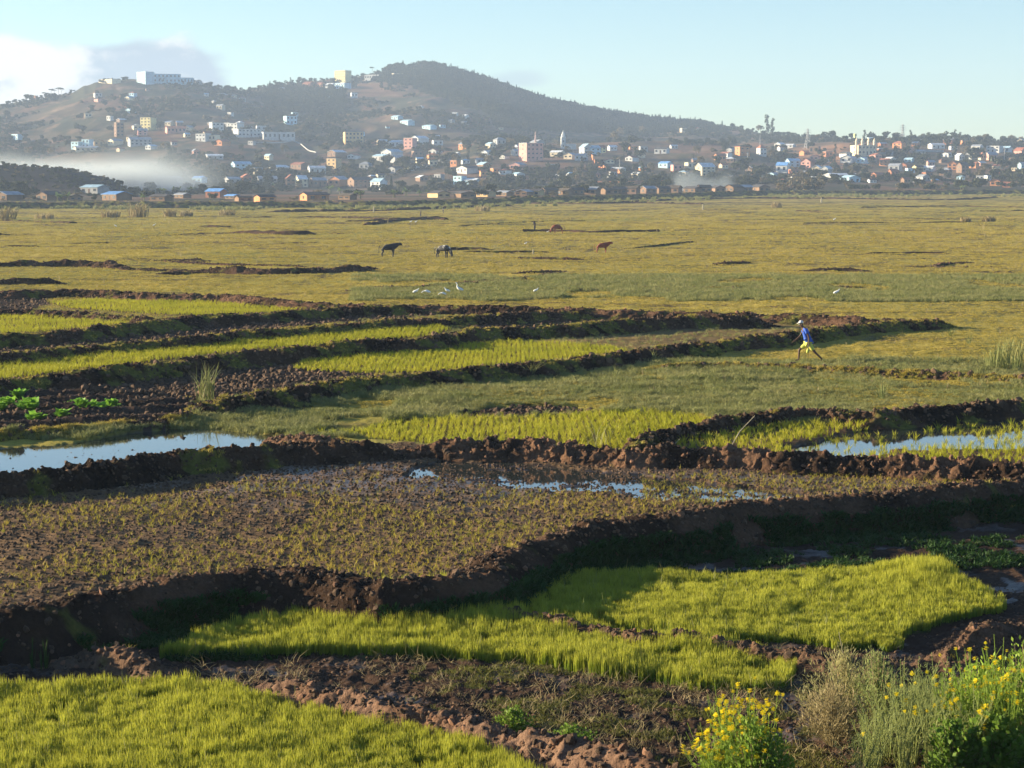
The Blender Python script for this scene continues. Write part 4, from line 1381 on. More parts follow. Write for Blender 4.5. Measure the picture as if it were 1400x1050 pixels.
def add_windows(root, w, d, z0, z1, st, nw, nside):
    """window and door pieces set 2 cm proud of the wall"""
    sh = (z1 - z0) / st
    for s in range(st):
        zc = z0 + sh * (s + 0.55)
        for i in range(nw):
            xw = -w / 2 + w * (i + 0.5) / nw
            if s == 0 and i == nw // 2 and nw > 2:
                mb = MB(); mb.box((xw, -d / 2 - 0.03, z0 + sh * 0.36), (0.95, 0.12, sh * 0.72)); mb.build('door', 'door_wood', root)
                continue
            o = bpy.data.objects.new('window', win_mesh(min(1.3, w / nw * 0.45), sh * 0.40)); link(o, root)
            o.location = (xw, -d / 2 - 0.03, zc)
        for i in range(nside):
            for sgn in (-1,):
                o = bpy.data.objects.new('window', win_mesh(min(1.2, d / nside * 0.4), sh * 0.40)); link(o, root)
                o.location = (sgn * (w / 2 + 0.03), -d / 2 + d * (i + 0.5) / nside, zc); o.rotation_euler = (0, 0, math.pi / 2)


def house(px, py, wpx, hpx, wall, roof, kind='x', label=None, cat='house', st=None, rz=None, depth=None, group=None, name=None, win=True, loc=None):
    """kind: x = ridge runs across the view, g = gable towards the view, f = flat roof, h = hipped"""
    P = loc if loc is not None else hit(px, py, 500)
    sc = 2727.0 / P.y
    w = wpx / sc; h = hpx / sc
    d = depth if depth else max(3.0, min(w * 0.7, 11))
    if kind == 'g': d = depth if depth else w * 1.2
    rz = rz if rz is not None else (random.uniform(-0.85, -0.40) if random.random() < 0.5 else random.uniform(0.22, 0.6))
    w = w / (abs(math.cos(rz)) + 0.45 * abs(math.sin(rz)))
    root = empty(name or 'house', P, rz)
    rh = 0 if kind == 'f' else h * (0.30 if kind != 'g' else 0.34)
    eave = h - rh
    mb = MB()
    z0 = -4.0 if P.y > 1150 else -1.5
    vs = [(-w / 2, -d / 2, z0), (w / 2, -d / 2, z0), (w / 2, d / 2, z0), (-w / 2, d / 2, z0), (-w / 2, -d / 2, eave), (w / 2, -d / 2, eave), (w / 2, d / 2, eave), (-w / 2, d / 2, eave)]
    fs = [(0, 3, 2, 1), (0, 1, 5, 4), (2, 3, 7, 6)]
    if kind == 'x':
        vs += [(-w / 2, 0, h - 0.06), (w / 2, 0, h - 0.06)]
        fs += [(1, 2, 6, 9, 5), (3, 0, 4, 8, 7)]
    elif kind == 'g':
        fs = [(0, 3, 2, 1), (1, 2, 6, 5), (3, 0, 4, 7)]
        vs += [(0, -d / 2, h - 0.06), (0, d / 2, h - 0.06)]
        fs += [(0, 1, 5, 8, 4), (2, 3, 7, 9, 6)]
    else:
        fs += [(1, 2, 6, 5), (3, 0, 4, 7)]
        if kind == 'f':
            fs += [(4, 5, 6, 7)]
    mb.add(vs, fs)
    mb.build('wall', 'wall_' + wall, root)
    rb = MB(); ov = 0.35; t = 0.14
    if kind == 'x':
        k = rh / (d / 2); e = d / 2 + ov; ze = eave - k * ov + 0.05
        for sg in (-1, 1):
            a = [(-w / 2 - ov, sg * e, ze), (w / 2 + ov, sg * e, ze), (w / 2 + ov, 0, h + 0.05), (-w / 2 - ov, 0, h + 0.05)]
            b = [(p[0], p[1], p[2] + t) for p in a]
            rb.add(a + b, [(0, 3, 2, 1), (4, 5, 6, 7), (0, 1, 5, 4), (1, 2, 6, 5), (3, 0, 4, 7)])
    elif kind == 'g':
        k = rh / (w / 2); e = w / 2 + ov; ze = eave - k * ov + 0.05
        for sg in (-1, 1):
            a = [(sg * e, -d / 2 - ov, ze), (sg * e, d / 2 + ov, ze), (0, d / 2 + ov, h + 0.05), (0, -d / 2 - ov, h + 0.05)]
            b = [(p[0], p[1], p[2] + t) for p in a]
            rb.add(a + b, [(0, 3, 2, 1), (4, 5, 6, 7), (0, 1, 5, 4), (1, 2, 6, 5), (3, 0, 4, 7)])
    elif kind == 'h':
        a = w / 2 + ov; b = d / 2 + ov; c = max(0.2, a - b)
        rb.add([(-a, -b, eave), (a, -b, eave), (a, b, eave), (-a, b, eave), (-c, 0, h), (c, 0, h)], [(0, 1, 5, 4), (1, 2, 5), (2, 3, 4, 5), (3, 0, 4), (0, 3, 2, 1)])
    else:
        # parapet ring and slab
        rb.box((0, 0, eave + 0.09), (w + 0.3, d + 0.3, 0.16))
    rb.build('roof', 'roof_' + roof, root)
    if win:
        stn = st or (1 if hpx < 11 else 2)
        if wpx >= 9:
            add_windows(root, w, d, 0, eave, stn, max(2, min(7, int(w / 3.0))), 1 if hpx > 9 else 0)
        else:
            add_windows(root, w, d, 0, eave, 1, 1 if wpx < 7 else 2, 0)
    tag(root, label, cat, group)
    HOUSES.append(dict(o=root, px=px, py=py, wall=wall, roof=roof, kind=kind, w=wpx, h=hpx, auto=label is None))
    return root


HN = [
 # (px, base py, w, h, wall, roof, kind, label, storeys, cat)
 (199, 114, 22, 15, 'pale blue', 'white', 'f', 'pale blue block at the left end of the long building on the left hill top', 3, 'building'),
 (228, 114, 40, 12, 'pale blue', 'white', 'f', 'long pale blue hall in the middle of the left hill top', 2, 'building'),
 (254, 115, 20, 8, 'pale blue', 'flat', 'f', 'lower right wing of the pale blue building on the left hill top', 1, 'building'),
 (272, 116, 8, 5, 'grey', 'flat', 'f', 'tiny grey block right of the long pale blue hill top building', 1, 'building'),
 (48, 136, 7, 5, 'orange', 'flat', 'f', 'tiny orange hut among palms on the left ridge', 1, 'house'),
 (150, 113, 34, 4, 'cream', 'thatch', 'f', 'long low cream wall building left of the hill top hall', 1, 'building'),
 (203, 177, 19, 16, 'yellow', 'flat', 'f', 'tall yellow flat roofed house with four storeys on the left slope', 4, 'house'),
 (207, 177, 12, 10, 'cream', 'flat', 'f', 'cream annex just right of the tall yellow house', 3, 'house'),
 (163, 187, 12, 19, 'brown', 'flat', 'f', 'narrow brown apartment block left of the tall yellow house', 4, 'building'),
 (187, 177, 12, 7, 'cream', 'grey tin', 'g', 'small cream gabled house between the brown block and the yellow house', 1, 'house'),
 (195, 185, 14, 9, 'pink', 'grey tin', 'x', 'pink house just below the tall yellow house', 2, 'house'),
 (240, 181, 28, 8, 'pink', 'tile red', 'x', 'long low pink house right of the tall yellow house', 1, 'house'),
 (25, 192, 17, 8, 'pale blue', 'pale blue', 'f', 'pale green blue house near the left picture edge', 2, 'house'),
 (120, 203, 14, 12, 'pale blue', 'flat', 'f', 'right half of the turquoise two part house above the smoke', 2, 'house'),
 (106, 204, 15, 10, 'pale blue', 'flat', 'f', 'left half of the turquoise two part house above the smoke', 2, 'house'),
 (118, 207, 34, 7, 'cream', 'grey tin', 'x', 'long cream house in front of the turquoise house', 1, 'house'),
 (135, 199, 14, 8, 'ochre', 'tile red', 'g', 'ochre gabled house right of the turquoise house', 1, 'house'),
 (158, 198, 14, 8, 'cream', 'grey tin', 'g', 'cream gabled house between ochre gable and wide grey roof', 1, 'house'),
 (191, 199, 32, 11, 'grey', 'grey tin', 'x', 'wide grey roofed house on the left slope', 2, 'house'),
 (207, 204, 11, 6, 'white', 'pale blue', 'g', 'small white gable below the wide grey roofed house', 1, 'house'),
 (165, 207, 8, 5, 'cream', 'rust red', 'g', 'tiny cream hut under the cream gabled house', 1, 'house'),
 (296, 178, 18, 10, 'white', 'flat', 'f', 'white two storey house at the left of the large white compound', 2, 'house'),
 (322, 181, 20, 12, 'white', 'flat', 'f', 'white raised block of the large compound on the left slope', 3, 'building'),
 (340, 187, 42, 10, 'white', 'flat', 'f', 'long white wing of the large compound on the left slope', 2, 'building'),
 (380, 191, 48, 10, 'white', 'white', 'f', 'long plain white hall at the right end of the compound', 1, 'building'),
 (357, 180, 14, 8, 'white', 'flat', 'f', 'small white upper block standing behind the compound hall', 1, 'building'),
 (278, 193, 18, 10, 'white', 'flat', 'f', 'white terraced house below the large white compound', 2, 'house'),
 (293, 193, 14, 8, 'cream', 'flat', 'f', 'cream flat house beside the white terraced house', 1, 'house'),
 (304, 199, 15, 8, 'orange', 'tile red', 'g', 'orange gabled house below the white compound', 1, 'house'),
 (267, 212, 9, 8, 'pink', 'grey tin', 'g', 'small pink gable above the smoke', 1, 'house'),
 (293, 218, 24, 7, 'grey', 'white', 'x', 'house with a wide white roof above the smoke', 1, 'house'),
 (330, 233, 26, 12, 'pale blue', 'pale blue', 'x', 'pale blue house at the right end of the smoke bank', 2, 'house'),
 (175, 253, 32, 15, 'white', 'grey tin', 'x', 'white house with an orange brick gable behind the banana plants', 2, 'house'),
 (220, 250, 60, 9, 'grey', 'grey tin', 'x', 'very long low grey roofed hall right of the orange gabled white house', 1, 'building'),
 (130, 264, 34, 11, 'grey', 'pale blue', 'x', 'open house with a pale blue tin roof on the plain', 1, 'house'),
 (273, 250, 18, 9, 'pale blue', 'blue', 'x', 'light blue house right of the long grey hall', 1, 'house'),
 (318, 252, 20, 10, 'grey', 'grey tin', 'x', 'grey house left of the small brick gable', 2, 'house'),
 (337, 249, 14, 11, 'brick', 'tile red', 'g', 'small brick gable with red roof near the plain', 1, 'house'),
 (12, 274, 26, 12, 'mud', 'grey tin', 'g', 'brown hut with a leaning tin sheet at the left edge', 1, 'hut'),
 (68, 274, 24, 12, 'mud', 'dark', 'g', 'dark gabled hut left of the first banana clump', 1, 'hut'),
 (160, 274, 36, 12, 'mud', 'blue', 'x', 'mud walled house under a bright blue tin roof', 1, 'house'),
 (221, 275, 28, 9, 'mud', 'dark', 'x', 'low mud house between two banana clumps', 1, 'hut'),
 (250, 271, 20, 7, 'mud', 'grey tin', 'x', 'low grey roofed hut behind the banana plants', 1, 'hut'),
 (296, 270, 26, 12, 'brick', 'blue', 'x', 'house with the brightest blue roof near the dike', 1, 'house'),
 (318, 272, 18, 6, 'mud', 'blue', 'x', 'low shed with a blue roof beside the bright blue roofed house', 1, 'shed'),
 (5, 259, 16, 6, 'grey', 'blue', 'x', 'small blue roofed house cut by the left edge', 1, 'house'),
 (100, 274, 20, 8, 'mud', 'thatch', 'g', 'thatched hut right of the first banana clump', 1, 'hut'),
 (469, 114, 21, 17, 'yellow', 'pale blue', 'f', 'tall yellow and blue building on the saddle of the ridge', 5, 'building'),
 (511, 109, 24, 6, 'white', 'white', 'f', 'long white building on the ridge right of the tall yellow one', 1, 'building'),
 (547, 106, 22, 5, 'cream', 'white', 'f', 'low white building on the ridge below the wooded top', 1, 'building'),
 (469, 122, 20, 8, 'pale blue', 'blue', 'f', 'pale blue building below the tall yellow one on the ridge', 2, 'building'),
 (452, 120, 12, 6, 'white', 'white', 'x', 'white house left of the pale blue building under the ridge', 1, 'house'),
 (484, 134, 9, 7, 'white', 'pale blue', 'f', 'single small white house below the ridge buildings', 1, 'house'),
 (438, 119, 12, 6, 'orange', 'rust red', 'x', 'orange house on the ridge left of the tall yellow building', 1, 'house'),
 (422, 118, 14, 6, 'brick', 'rust red', 'x', 'brick house on the ridge left of the orange one', 1, 'house'),
 (397, 170, 17, 11, 'pale blue', 'flat', 'f', 'pale blue terraced house alone in the middle of the slope', 2, 'house'),
 (403, 163, 9, 9, 'pale blue', 'flat', 'f', 'narrow upper part behind the pale blue terraced house', 2, 'house'),
 (483, 197, 27, 16, 'ochre', 'flat', 'f', 'large ochre three storey house at the foot of the hill', 3, 'house'),
 (492, 186, 12, 5, 'pale blue', 'pale blue', 'f', 'blue topped house just behind the large ochre one', 1, 'house'),
 (523, 199, 14, 8, 'cream', 'white', 'x', 'small cream house right of the large ochre one', 1, 'house'),
 (543, 200, 20, 8, 'white', 'white', 'x', 'white house left of the pink and white gables', 1, 'house'),
 (561, 203, 16, 14, 'pink', 'white', 'f', 'pink three storey house at the foot of the hill', 3, 'house'),
 (574, 196, 16, 10, 'white', 'white', 'g', 'white gable behind the pink three storey house', 2, 'house'),
 (543, 163, 14, 5, 'pale blue', 'pale blue', 'x', 'turquoise roofed house high on the open slope', 1, 'house'),
 (557, 170, 17, 6, 'pale blue', 'pale blue', 'x', 'turquoise house just below the turquoise roofed one on the open slope', 1, 'house'),
 (587, 176, 17, 5, 'pale blue', 'pale blue', 'x', 'low turquoise house on the open slope towards the woodland', 1, 'house'),
 (635, 163, 11, 6, 'white', 'white', 'x', 'small white house high on the slope under the woodland', 1, 'house'),
 (622, 158, 8, 4, 'white', 'white', 'x', 'tiny white house just left of the small white one under the woodland', 1, 'house'),
 (597, 189, 8, 4, 'white', 'white', 'x', 'tiny white hut in the dark scrub above the pink house', 1, 'hut'),
 (536, 215, 20, 11, 'white', 'pale blue', 'g', 'pale gable among bluish houses in the hollow', 1, 'house'),
 (523, 220, 24, 9, 'grey', 'pale blue', 'x', 'long house with a pale blue roof in the hollow', 1, 'house'),
 (544, 222, 18, 9, 'grey', 'grey tin', 'x', 'grey house right of the pale blue roofed one in the hollow', 1, 'house'),
 (457, 232, 18, 15, 'ochre', 'flat', 'f', 'ochre grey block in the smoky hollow', 3, 'building'),
 (382, 234, 18, 8, 'white', 'white', 'g', 'white gable left of the row of grey roofs', 1, 'house'),
 (410, 231, 22, 9, 'brown', 'rust red', 'x', 'brown house with rust red roof in the smoky hollow', 1, 'house'),
 (433, 237, 24, 10, 'white', 'white', 'x', 'white house with two windows in the smoky hollow', 1, 'house'),
 (500, 232, 16, 11, 'grey', 'grey tin', 'h', 'grey hip roofed house right of the ochre grey block', 1, 'house'),
 (365, 253, 28, 12, 'grey', 'grey tin', 'x', 'first wide grey roofed house of the row near the plain', 2, 'house'),
 (397, 255, 14, 16, 'brown', 'rust red', 'g', 'narrow brown gabled house in the row near the plain', 2, 'house'),
 (412, 256, 15, 16, 'cream', 'white', 'x', 'narrow house with a white roof in the row near the plain', 2, 'house'),
 (435, 255, 22, 12, 'brown', 'grey tin', 'x', 'brown house with grey roof right of the white roofed one', 1, 'house'),
 (450, 250, 18, 9, 'brown', 'dark', 'x', 'dark roofed house behind the row near the plain', 1, 'house'),
 (463, 254, 20, 13, 'orange', 'grey tin', 'g', 'orange gabled house in the row near the plain', 1, 'house'),
 (492, 256, 30, 14, 'brown', 'dark', 'x', 'broad brown house between the orange gable and the white one', 2, 'house'),
 (518, 259, 20, 15, 'white', 'pale blue', 'x', 'bright white house with a pale blue roof near the plain', 2, 'house'),
 (362, 276, 26, 9, 'orange', 'dark', 'x', 'low red mud hut with dark roof close to the dike', 1, 'hut'),
 (333, 275, 22, 7, 'mud', 'thatch', 'x', 'low thatched hut left of the red mud hut', 1, 'hut'),
 (430, 274, 36, 11, 'orange', 'dark', 'x', 'long orange brown hut by the dike', 1, 'hut'),
 (475, 273, 22, 8, 'mud', 'thatch', 'x', 'thatched hut left of the palm like bananas', 1, 'hut'),
 (641, 236, 22, 9, 'white', 'dark', 'g', 'white house with a dark gable roof near the dike', 1, 'house'),
 (629, 253, 16, 12, 'pale blue', 'pale blue', 'f', 'pale blue building left of the orange brown tree', 2, 'house'),
 (646, 253, 20, 9, 'pale blue', 'white', 'x', 'low pale building beside the pale blue one', 1, 'house'),
 (565, 233, 14, 7, 'white', 'grey tin', 'g', 'small white gable under the trees left of the village', 1, 'house'),
 (600, 270, 22, 9, 'ochre', 'dark', 'g', 'gabled mud hut with dark roof by the dike', 1, 'hut'),
 (636, 270, 24, 8, 'mud', 'dark', 'g', 'dark gabled hut below the orange brown tree', 1, 'hut'),
 (664, 269, 24, 9, 'ochre', 'dark', 'x', 'ochre hut right of the orange brown tree', 1, 'hut'),
 (690, 268, 20, 7, 'mud', 'grey tin', 'x', 'low grey roofed hut by the dike', 1, 'hut'),
 (726, 219, 29, 23, 'pink', 'pale blue', 'f', 'large pink four storey block with a bluish roof', 4, 'building'),
 (801, 211, 14, 14, 'white', 'pale blue', 'g', 'white gable of the white and blue double house', 2, 'house'),
 (811, 211, 18, 12, 'pale blue', 'pale blue', 'x', 'blue half of the white and blue double house', 2, 'house'),
 (795, 219, 16, 9, 'white', 'grey tin', 'x', 'white house below the white and blue double house', 1, 'house'),
 (821, 209, 13, 10, 'yellow', 'rust red', 'x', 'yellow house right of the double house', 2, 'house'),
 (837, 206, 12, 7, 'white', 'white', 'x', 'white house between the yellow one and the round dark tree', 1, 'house'),
 (762, 214, 18, 8, 'cream', 'white', 'x', 'cream house right of the pink block', 1, 'house'),
 (780, 217, 14, 8, 'cream', 'grey tin', 'g', 'cream gable between the pink block and the double house', 1, 'house'),
 (865, 204, 14, 6, 'orange', 'tile red', 'h', 'orange hip roofed house right of the round dark tree', 1, 'house'),
 (905, 210, 19, 9, 'white', 'dark', 'x', 'long white house with dark roof on the village terrace', 1, 'house'),
 (921, 203, 10, 5, 'white', 'white', 'x', 'small white house above the long white one', 1, 'house'),
 (910, 229, 17, 8, 'pale blue', 'blue', 'x', 'small bright blue house in the middle of the village', 1, 'house'),
 (964, 241, 24, 18, 'cream', 'white', 'x', 'tall cream house with three storeys behind the smoke', 3, 'house'),
 (708, 232, 18, 10, 'pink', 'grey tin', 'g', 'pinkish gable left below the pink block', 1, 'house'),
 (708, 243, 14, 7, 'white', 'pale blue', 'g', 'small white gable near the dike', 1, 'house'),
 (845, 234, 18, 5, 'white', 'white', 'x', 'low white shed beside the orange earth wall', 1, 'shed'),
 (993, 214, 14, 6, 'white', 'rust red', 'x', 'white house left of the orange two storey house', 1, 'house'),
 (1015, 212, 18, 11, 'orange', 'tile red', 'f', 'bright orange two storey house on the village crest', 2, 'house'),
 (1041, 213, 12, 15, 'white', 'tile red', 'h', 'white tower house with a red hip roof on the village crest', 2, 'house'),
 (1070, 236, 17, 14, 'white', 'blue', 'x', 'house with a vivid blue roof left of the pink gable', 1, 'house'),
 (1084, 228, 18, 11, 'pale blue', 'pale blue', 'x', 'pale blue house behind the vivid blue roof', 2, 'house'),
 (1066, 201, 10, 6, 'white', 'white', 'g', 'small white gable on the slope below the pylon', 1, 'house'),
 (1080, 202, 14, 5, 'white', 'white', 'x', 'low white house right of the small white gable below the pylon', 1, 'house'),
 (1106, 230, 16, 13, 'pink', 'tile red', 'g', 'pink house with a red gable roof', 2, 'house'),
 (1117, 236, 12, 10, 'cream', 'cream', 'g', 'first of two pointed cream gables', 1, 'house'),
 (1130, 237, 12, 10, 'grey', 'pale blue', 'g', 'pointed gable with a pale blue roof beside the cream gable', 1, 'house'),
 (1101, 212, 14, 6, 'orange', 'tile red', 'x', 'orange house at the foot of the bare red rise', 1, 'house'),
 (1115, 219, 13, 7, 'pink', 'tile red', 'g', 'small pink gable under the bare red rise', 1, 'house'),
 (1180, 212, 32, 13, 'cream', 'flat', 'f', 'broad cream manor with towers on the village crest', 2, 'building'),
 (1194, 193, 18, 5, 'white', 'pale blue', 'x', 'white house on the skyline right of the yellow tower', 1, 'house'),
 (1229, 203, 15, 10, 'orange', 'tile red', 'h', 'orange house right of the cream manor', 2, 'house'),
 (1160, 222, 18, 9, 'white', 'white', 'g', 'broad white gable in the middle of the right village', 1, 'house'),
 (1180, 223, 14, 8, 'pale blue', 'white', 'g', 'pale blue gable right of the broad white gable', 1, 'house'),
 (1197, 217, 12, 7, 'pink', 'rust red', 'g', 'pink gable below the cream manor', 1, 'house'),
 (1210, 227, 14, 10, 'orange', 'tile red', 'x', 'orange brick house left of the white and grey roofs', 2, 'house'),
 (1217, 222, 11, 7, 'white', 'white', 'g', 'white gable just above the orange brick house', 1, 'house'),
 (1224, 233, 17, 9, 'grey', 'grey tin', 'x', 'grey roofed house right of the orange brick one', 1, 'house'),
 (1238, 231, 12, 8, 'brick', 'tile red', 'g', 'brick gable right of the grey roofed house', 1, 'house'),
 (1221, 243, 13, 12, 'brick', 'rust red', 'x', 'red brick two storey house low in the right village', 2, 'house'),
 (1200, 244, 16, 8, 'brick', 'rust red', 'x', 'low red brick house left of the two storey one', 1, 'house'),
 (1150, 246, 46, 9, 'grey', 'white', 'x', 'very long white roofed hall low in the right village', 1, 'building'),
 (1162, 249, 20, 9, 'pale blue', 'pale blue', 'g', 'pale blue gable in front of the long white roofed hall', 1, 'house'),
 (1255, 234, 14, 8, 'yellow', 'thatch', 'x', 'yellow house right of the brick gable', 1, 'house'),
 (1270, 234, 17, 7, 'white', 'white', 'x', 'long white house right of the yellow one', 1, 'house'),
 (1303, 232, 13, 12, 'orange', 'tile red', 'g', 'glowing orange gabled house at the right', 2, 'house'),
 (1316, 236, 15, 14, 'brown', 'dark', 'x', 'brown dark roofed house joined to the glowing orange gable', 2, 'house'),
 (1312, 219, 9, 9, 'white', 'white', 'g', 'narrow white house above the glowing orange gable', 1, 'house'),
 (1298, 214, 18, 5, 'white', 'grey tin', 'x', 'low white house left of the narrow white one', 1, 'house'),
 (1342, 218, 9, 10, 'cream', 'tile red', 'g', 'narrow cream gable in shade of trees at the right', 1, 'house'),
 (1360, 208, 20, 8, 'white', 'white', 'f', 'white building with dark windows near the right edge', 2, 'building'),
 (1376, 208, 13, 8, 'white', 'pale blue', 'x', 'white house just right of the white building with dark windows', 1, 'house'),
 (1396, 198, 12, 8, 'cream', 'white', 'g', 'cream gable on the skyline at the right edge', 1, 'house'),
 (1395, 214, 12, 12, 'pink', 'rust red', 'g', 'pink gable at the right edge', 2, 'house'),
 (1278, 192, 9, 5, 'white', 'white', 'g', 'tiny white gable on the skyline between trees', 1, 'house'),
 (1264, 192, 12, 4, 'white', 'white', 'x', 'low white house on the skyline between trees', 1, 'house'),
 (1350, 247, 8, 7, 'white', 'blue', 'f', 'small white cube with blue top low at the right', 1, 'house'),
 (1362, 254, 15, 9, 'orange', 'tile red', 'g', 'orange gable close to the plain at the right', 1, 'house'),
 (1378, 256, 13, 7, 'brick', 'tile red', 'x', 'low brick house close to the plain at the right', 1, 'house'),
 (1397, 231, 10, 9, 'pale blue', 'grey tin', 'x', 'pale house cut by the right edge', 1, 'house'),
 (1243, 222, 12, 6, 'pale blue', 'pale blue', 'x', 'pale turquoise roof above the brick gable', 1, 'house'),
 (1257, 211, 14, 6, 'grey', 'grey tin', 'x', 'grey roof right of the orange manor side house', 1, 'house'),
 (1336, 205, 14, 7, 'white', 'grey tin', 'x', 'white house left of the white building with dark windows', 1, 'house'),
 (1280, 203, 20, 7, 'white', 'white', 'x', 'wide white roof below the skyline trees at the right', 1, 'house'),
]
for (px, py, w_, h_, wa, ro, kd, lb, st, cat) in HN:
    if ro == 'cream': ro = 'white'
    house(px, py, w_, h_, wa, ro, kd, lb, cat, st, name={'building': 'building', 'hut': 'hut', 'shed': 'shed'}.get(cat, 'house'))
# huts behind the dike in the middle: dark thatch, sunlit ends
k_ = 0
for px in range(716, 1048, 19):
    pyb = np.interp(px, [716, 1048], [267.5, 262.0])
    house(px + random.uniform(-4, 4), pyb, random.uniform(17, 23), random.uniform(8, 10.5), random.choice(['ochre', 'mud', 'mud', 'brown']), random.choice(['dark', 'thatch', 'dark', 'thatch', 'grey tin']),
          random.choice(['x', 'x', 'g']), None, 'hut', 1, name='hut', group='low huts in a row behind the dike')
    k_ += 1
# the rest of the villages
ZONES = [  # x0, x1, y0, y1, n, walls, size
    (120, 340, 118, 172, 34, ['cream', 'white', 'pink', 'brown', 'grey', 'pale blue'], (6, 11)),
    (180, 345, 172, 200, 16, ['cream', 'brown', 'pink', 'grey'], (8, 14)),
    (345, 700, 118, 180, 26, ['white', 'grey', 'pale blue', 'cream', 'brown'], (5, 9)),
    (560, 720, 196, 248, 42, ['white', 'cream', 'brown', 'orange', 'grey', 'white'], (9, 16)),
    (345, 560, 205, 246, 12, ['grey', 'brown', 'white', 'cream'], (10, 18)),
    (730, 1050, 200, 248, 38, ['white', 'cream', 'brown', 'orange', 'grey', 'pink'], (8, 15)),
    (900, 1080, 166, 182, 9, ['grey', 'white', 'cream'], (6, 10)),
    (1055, 1400, 192, 250, 74, ['white', 'cream', 'brown', 'orange', 'brick', 'grey', 'pink', 'pale blue'], (8, 15)),
]
for (x0, x1, y0, y1, n_, wl, sz) in ZONES:
    n_ = int(n_ * 0.66)
    c = 0; tries = 0
    while c < n_ and tries < n_ * 30:
        tries += 1
        px = random.uniform(x0, x1); py = random.uniform(y0, y1)
        ridge = np.interp(px, RX, RY)
        if py < ridge + 7: continue
        if 1085 < px < 1175 and py < 208: continue
        w_ = random.uniform(*sz)
        if any(abs(px - q['px']) < (w_ + q['w']) * 0.42 and abs(py - q['py']) < 5.5 for q in HOUSES): continue
        h_ = w_ * random.uniform(0.48, 0.72)
        kd = random.choice(['x', 'x', 'g', 'h', 'f'])
        house(px, py, w_, h_, random.choice(wl), random.choice(['grey tin', 'rust red', 'tile red', 'white', 'grey tin', 'pale blue', 'dark']) if kd != 'f' else 'flat', kd, None, 'house', None, group='houses of the hillside villages')
        c += 1

# towers of the cream manor as its own parts
man = next(q for q in HOUSES if q['o'].get('label', '').startswith('broad cream manor'))
for i, xq in enumerate((-8.0, -2.8, 2.8, 8.0)):
    mb = MB(); mb.lathe((xq, -3.0, 0), [(1.1, -3), (1.1, 9.5), (1.35, 9.6), (0.1, 13.0)], 8)
    mb.build('tower', 'wall_cream', man['o'])

# ------------------------------------------------------------------ church, masts, pylons, walls
P = hit(770, 203, 600); sc = 2727 / P.y
ch = empty('church', P, 0.1); tag(ch, 'white church tower with a pointed spire left of the double house', 'church')
w_ = 6.2 / sc
mb = MB(); mb.box((0, 0, 2.2), (w_, w_, 12.5)); mb.build('tower', 'wall_white', ch)
mb = MB(); mb.lathe((0, 0, 8.5), [(w_ * 0.62, 0), (w_ * 0.45, 1.2), (w_ * 0.42, 2.4), (w_ * 0.28, 3.2), (0.05, 5.6)], 8); mb.build('spire', 'wall_white', ch)
mb = MB(); mb.box((5.5, 1.0, 1.0), (9, 6, 5)); mb.build('nave', 'wall_white', ch)
for z in (2.0, 5.5):
    o = bpy.data.objects.new('window', win_mesh(0.9, 1.6)); link(o, ch); o.location = (0, -w_ / 2 - 0.03, z)


def lattice(px, py, hpx, wpx, label, cat, nm, arms=True, mat='grey_metal'):
    P = hit(px, py, 600); sc = 2727 / P.y
    h = hpx / sc; w = wpx / sc
    r_ = empty(nm, P, 0.4); tag(r_, label, cat)
    mb = MB(); k = 0.16 if hpx < 30 else 0.22
    lv = 7
    for sx, sy in ((-1, -1), (1, -1), (1, 1), (-1, 1)):
        mb.tube([(sx * w / 2, sy * w / 2, -2), (sx * w * 0.16, sy * w * 0.16, h * 0.6), (sx * w * 0.05, sy * w * 0.05, h)], k, 4)
    mb.build('leg', mat, r_)
    mb = MB()
    for i in range(lv):
        f0, f1 = i / lv, (i + 1) / lv
        def rad(f): return w / 2 * (1 - f / 0.6 * 0.68) if f < 0.6 else w * (0.16 - 0.11 * (f - 0.6) / 0.4)
        a, b = rad(f0), rad(f1)
        for (p, q) in (((-1, -1), (1, -1)), ((1, -1), (1, 1)), ((1, 1), (-1, 1)), ((-1, 1), (-1, -1))):
            mb.tube([(p[0] * a, p[1] * a, h * f0), (q[0] * b, q[1] * b, h * f1)], k * 0.6, 3)
            mb.tube([(q[0] * a, q[1] * a, h * f0), (p[0] * b, p[1] * b, h * f1)], k * 0.6, 3)
    mb.build('brace', mat, r_)
    if arms:
        for f, l in ((0.66, 0.9), (0.78, 0.75), (0.9, 0.6)):
            mb = MB(); mb.tube([(-w * l, 0, h * f), (0, 0, h * f + 0.9), (w * l, 0, h * f)], k * 0.8, 4); mb.build('cross_arm', mat, r_)
    return r_


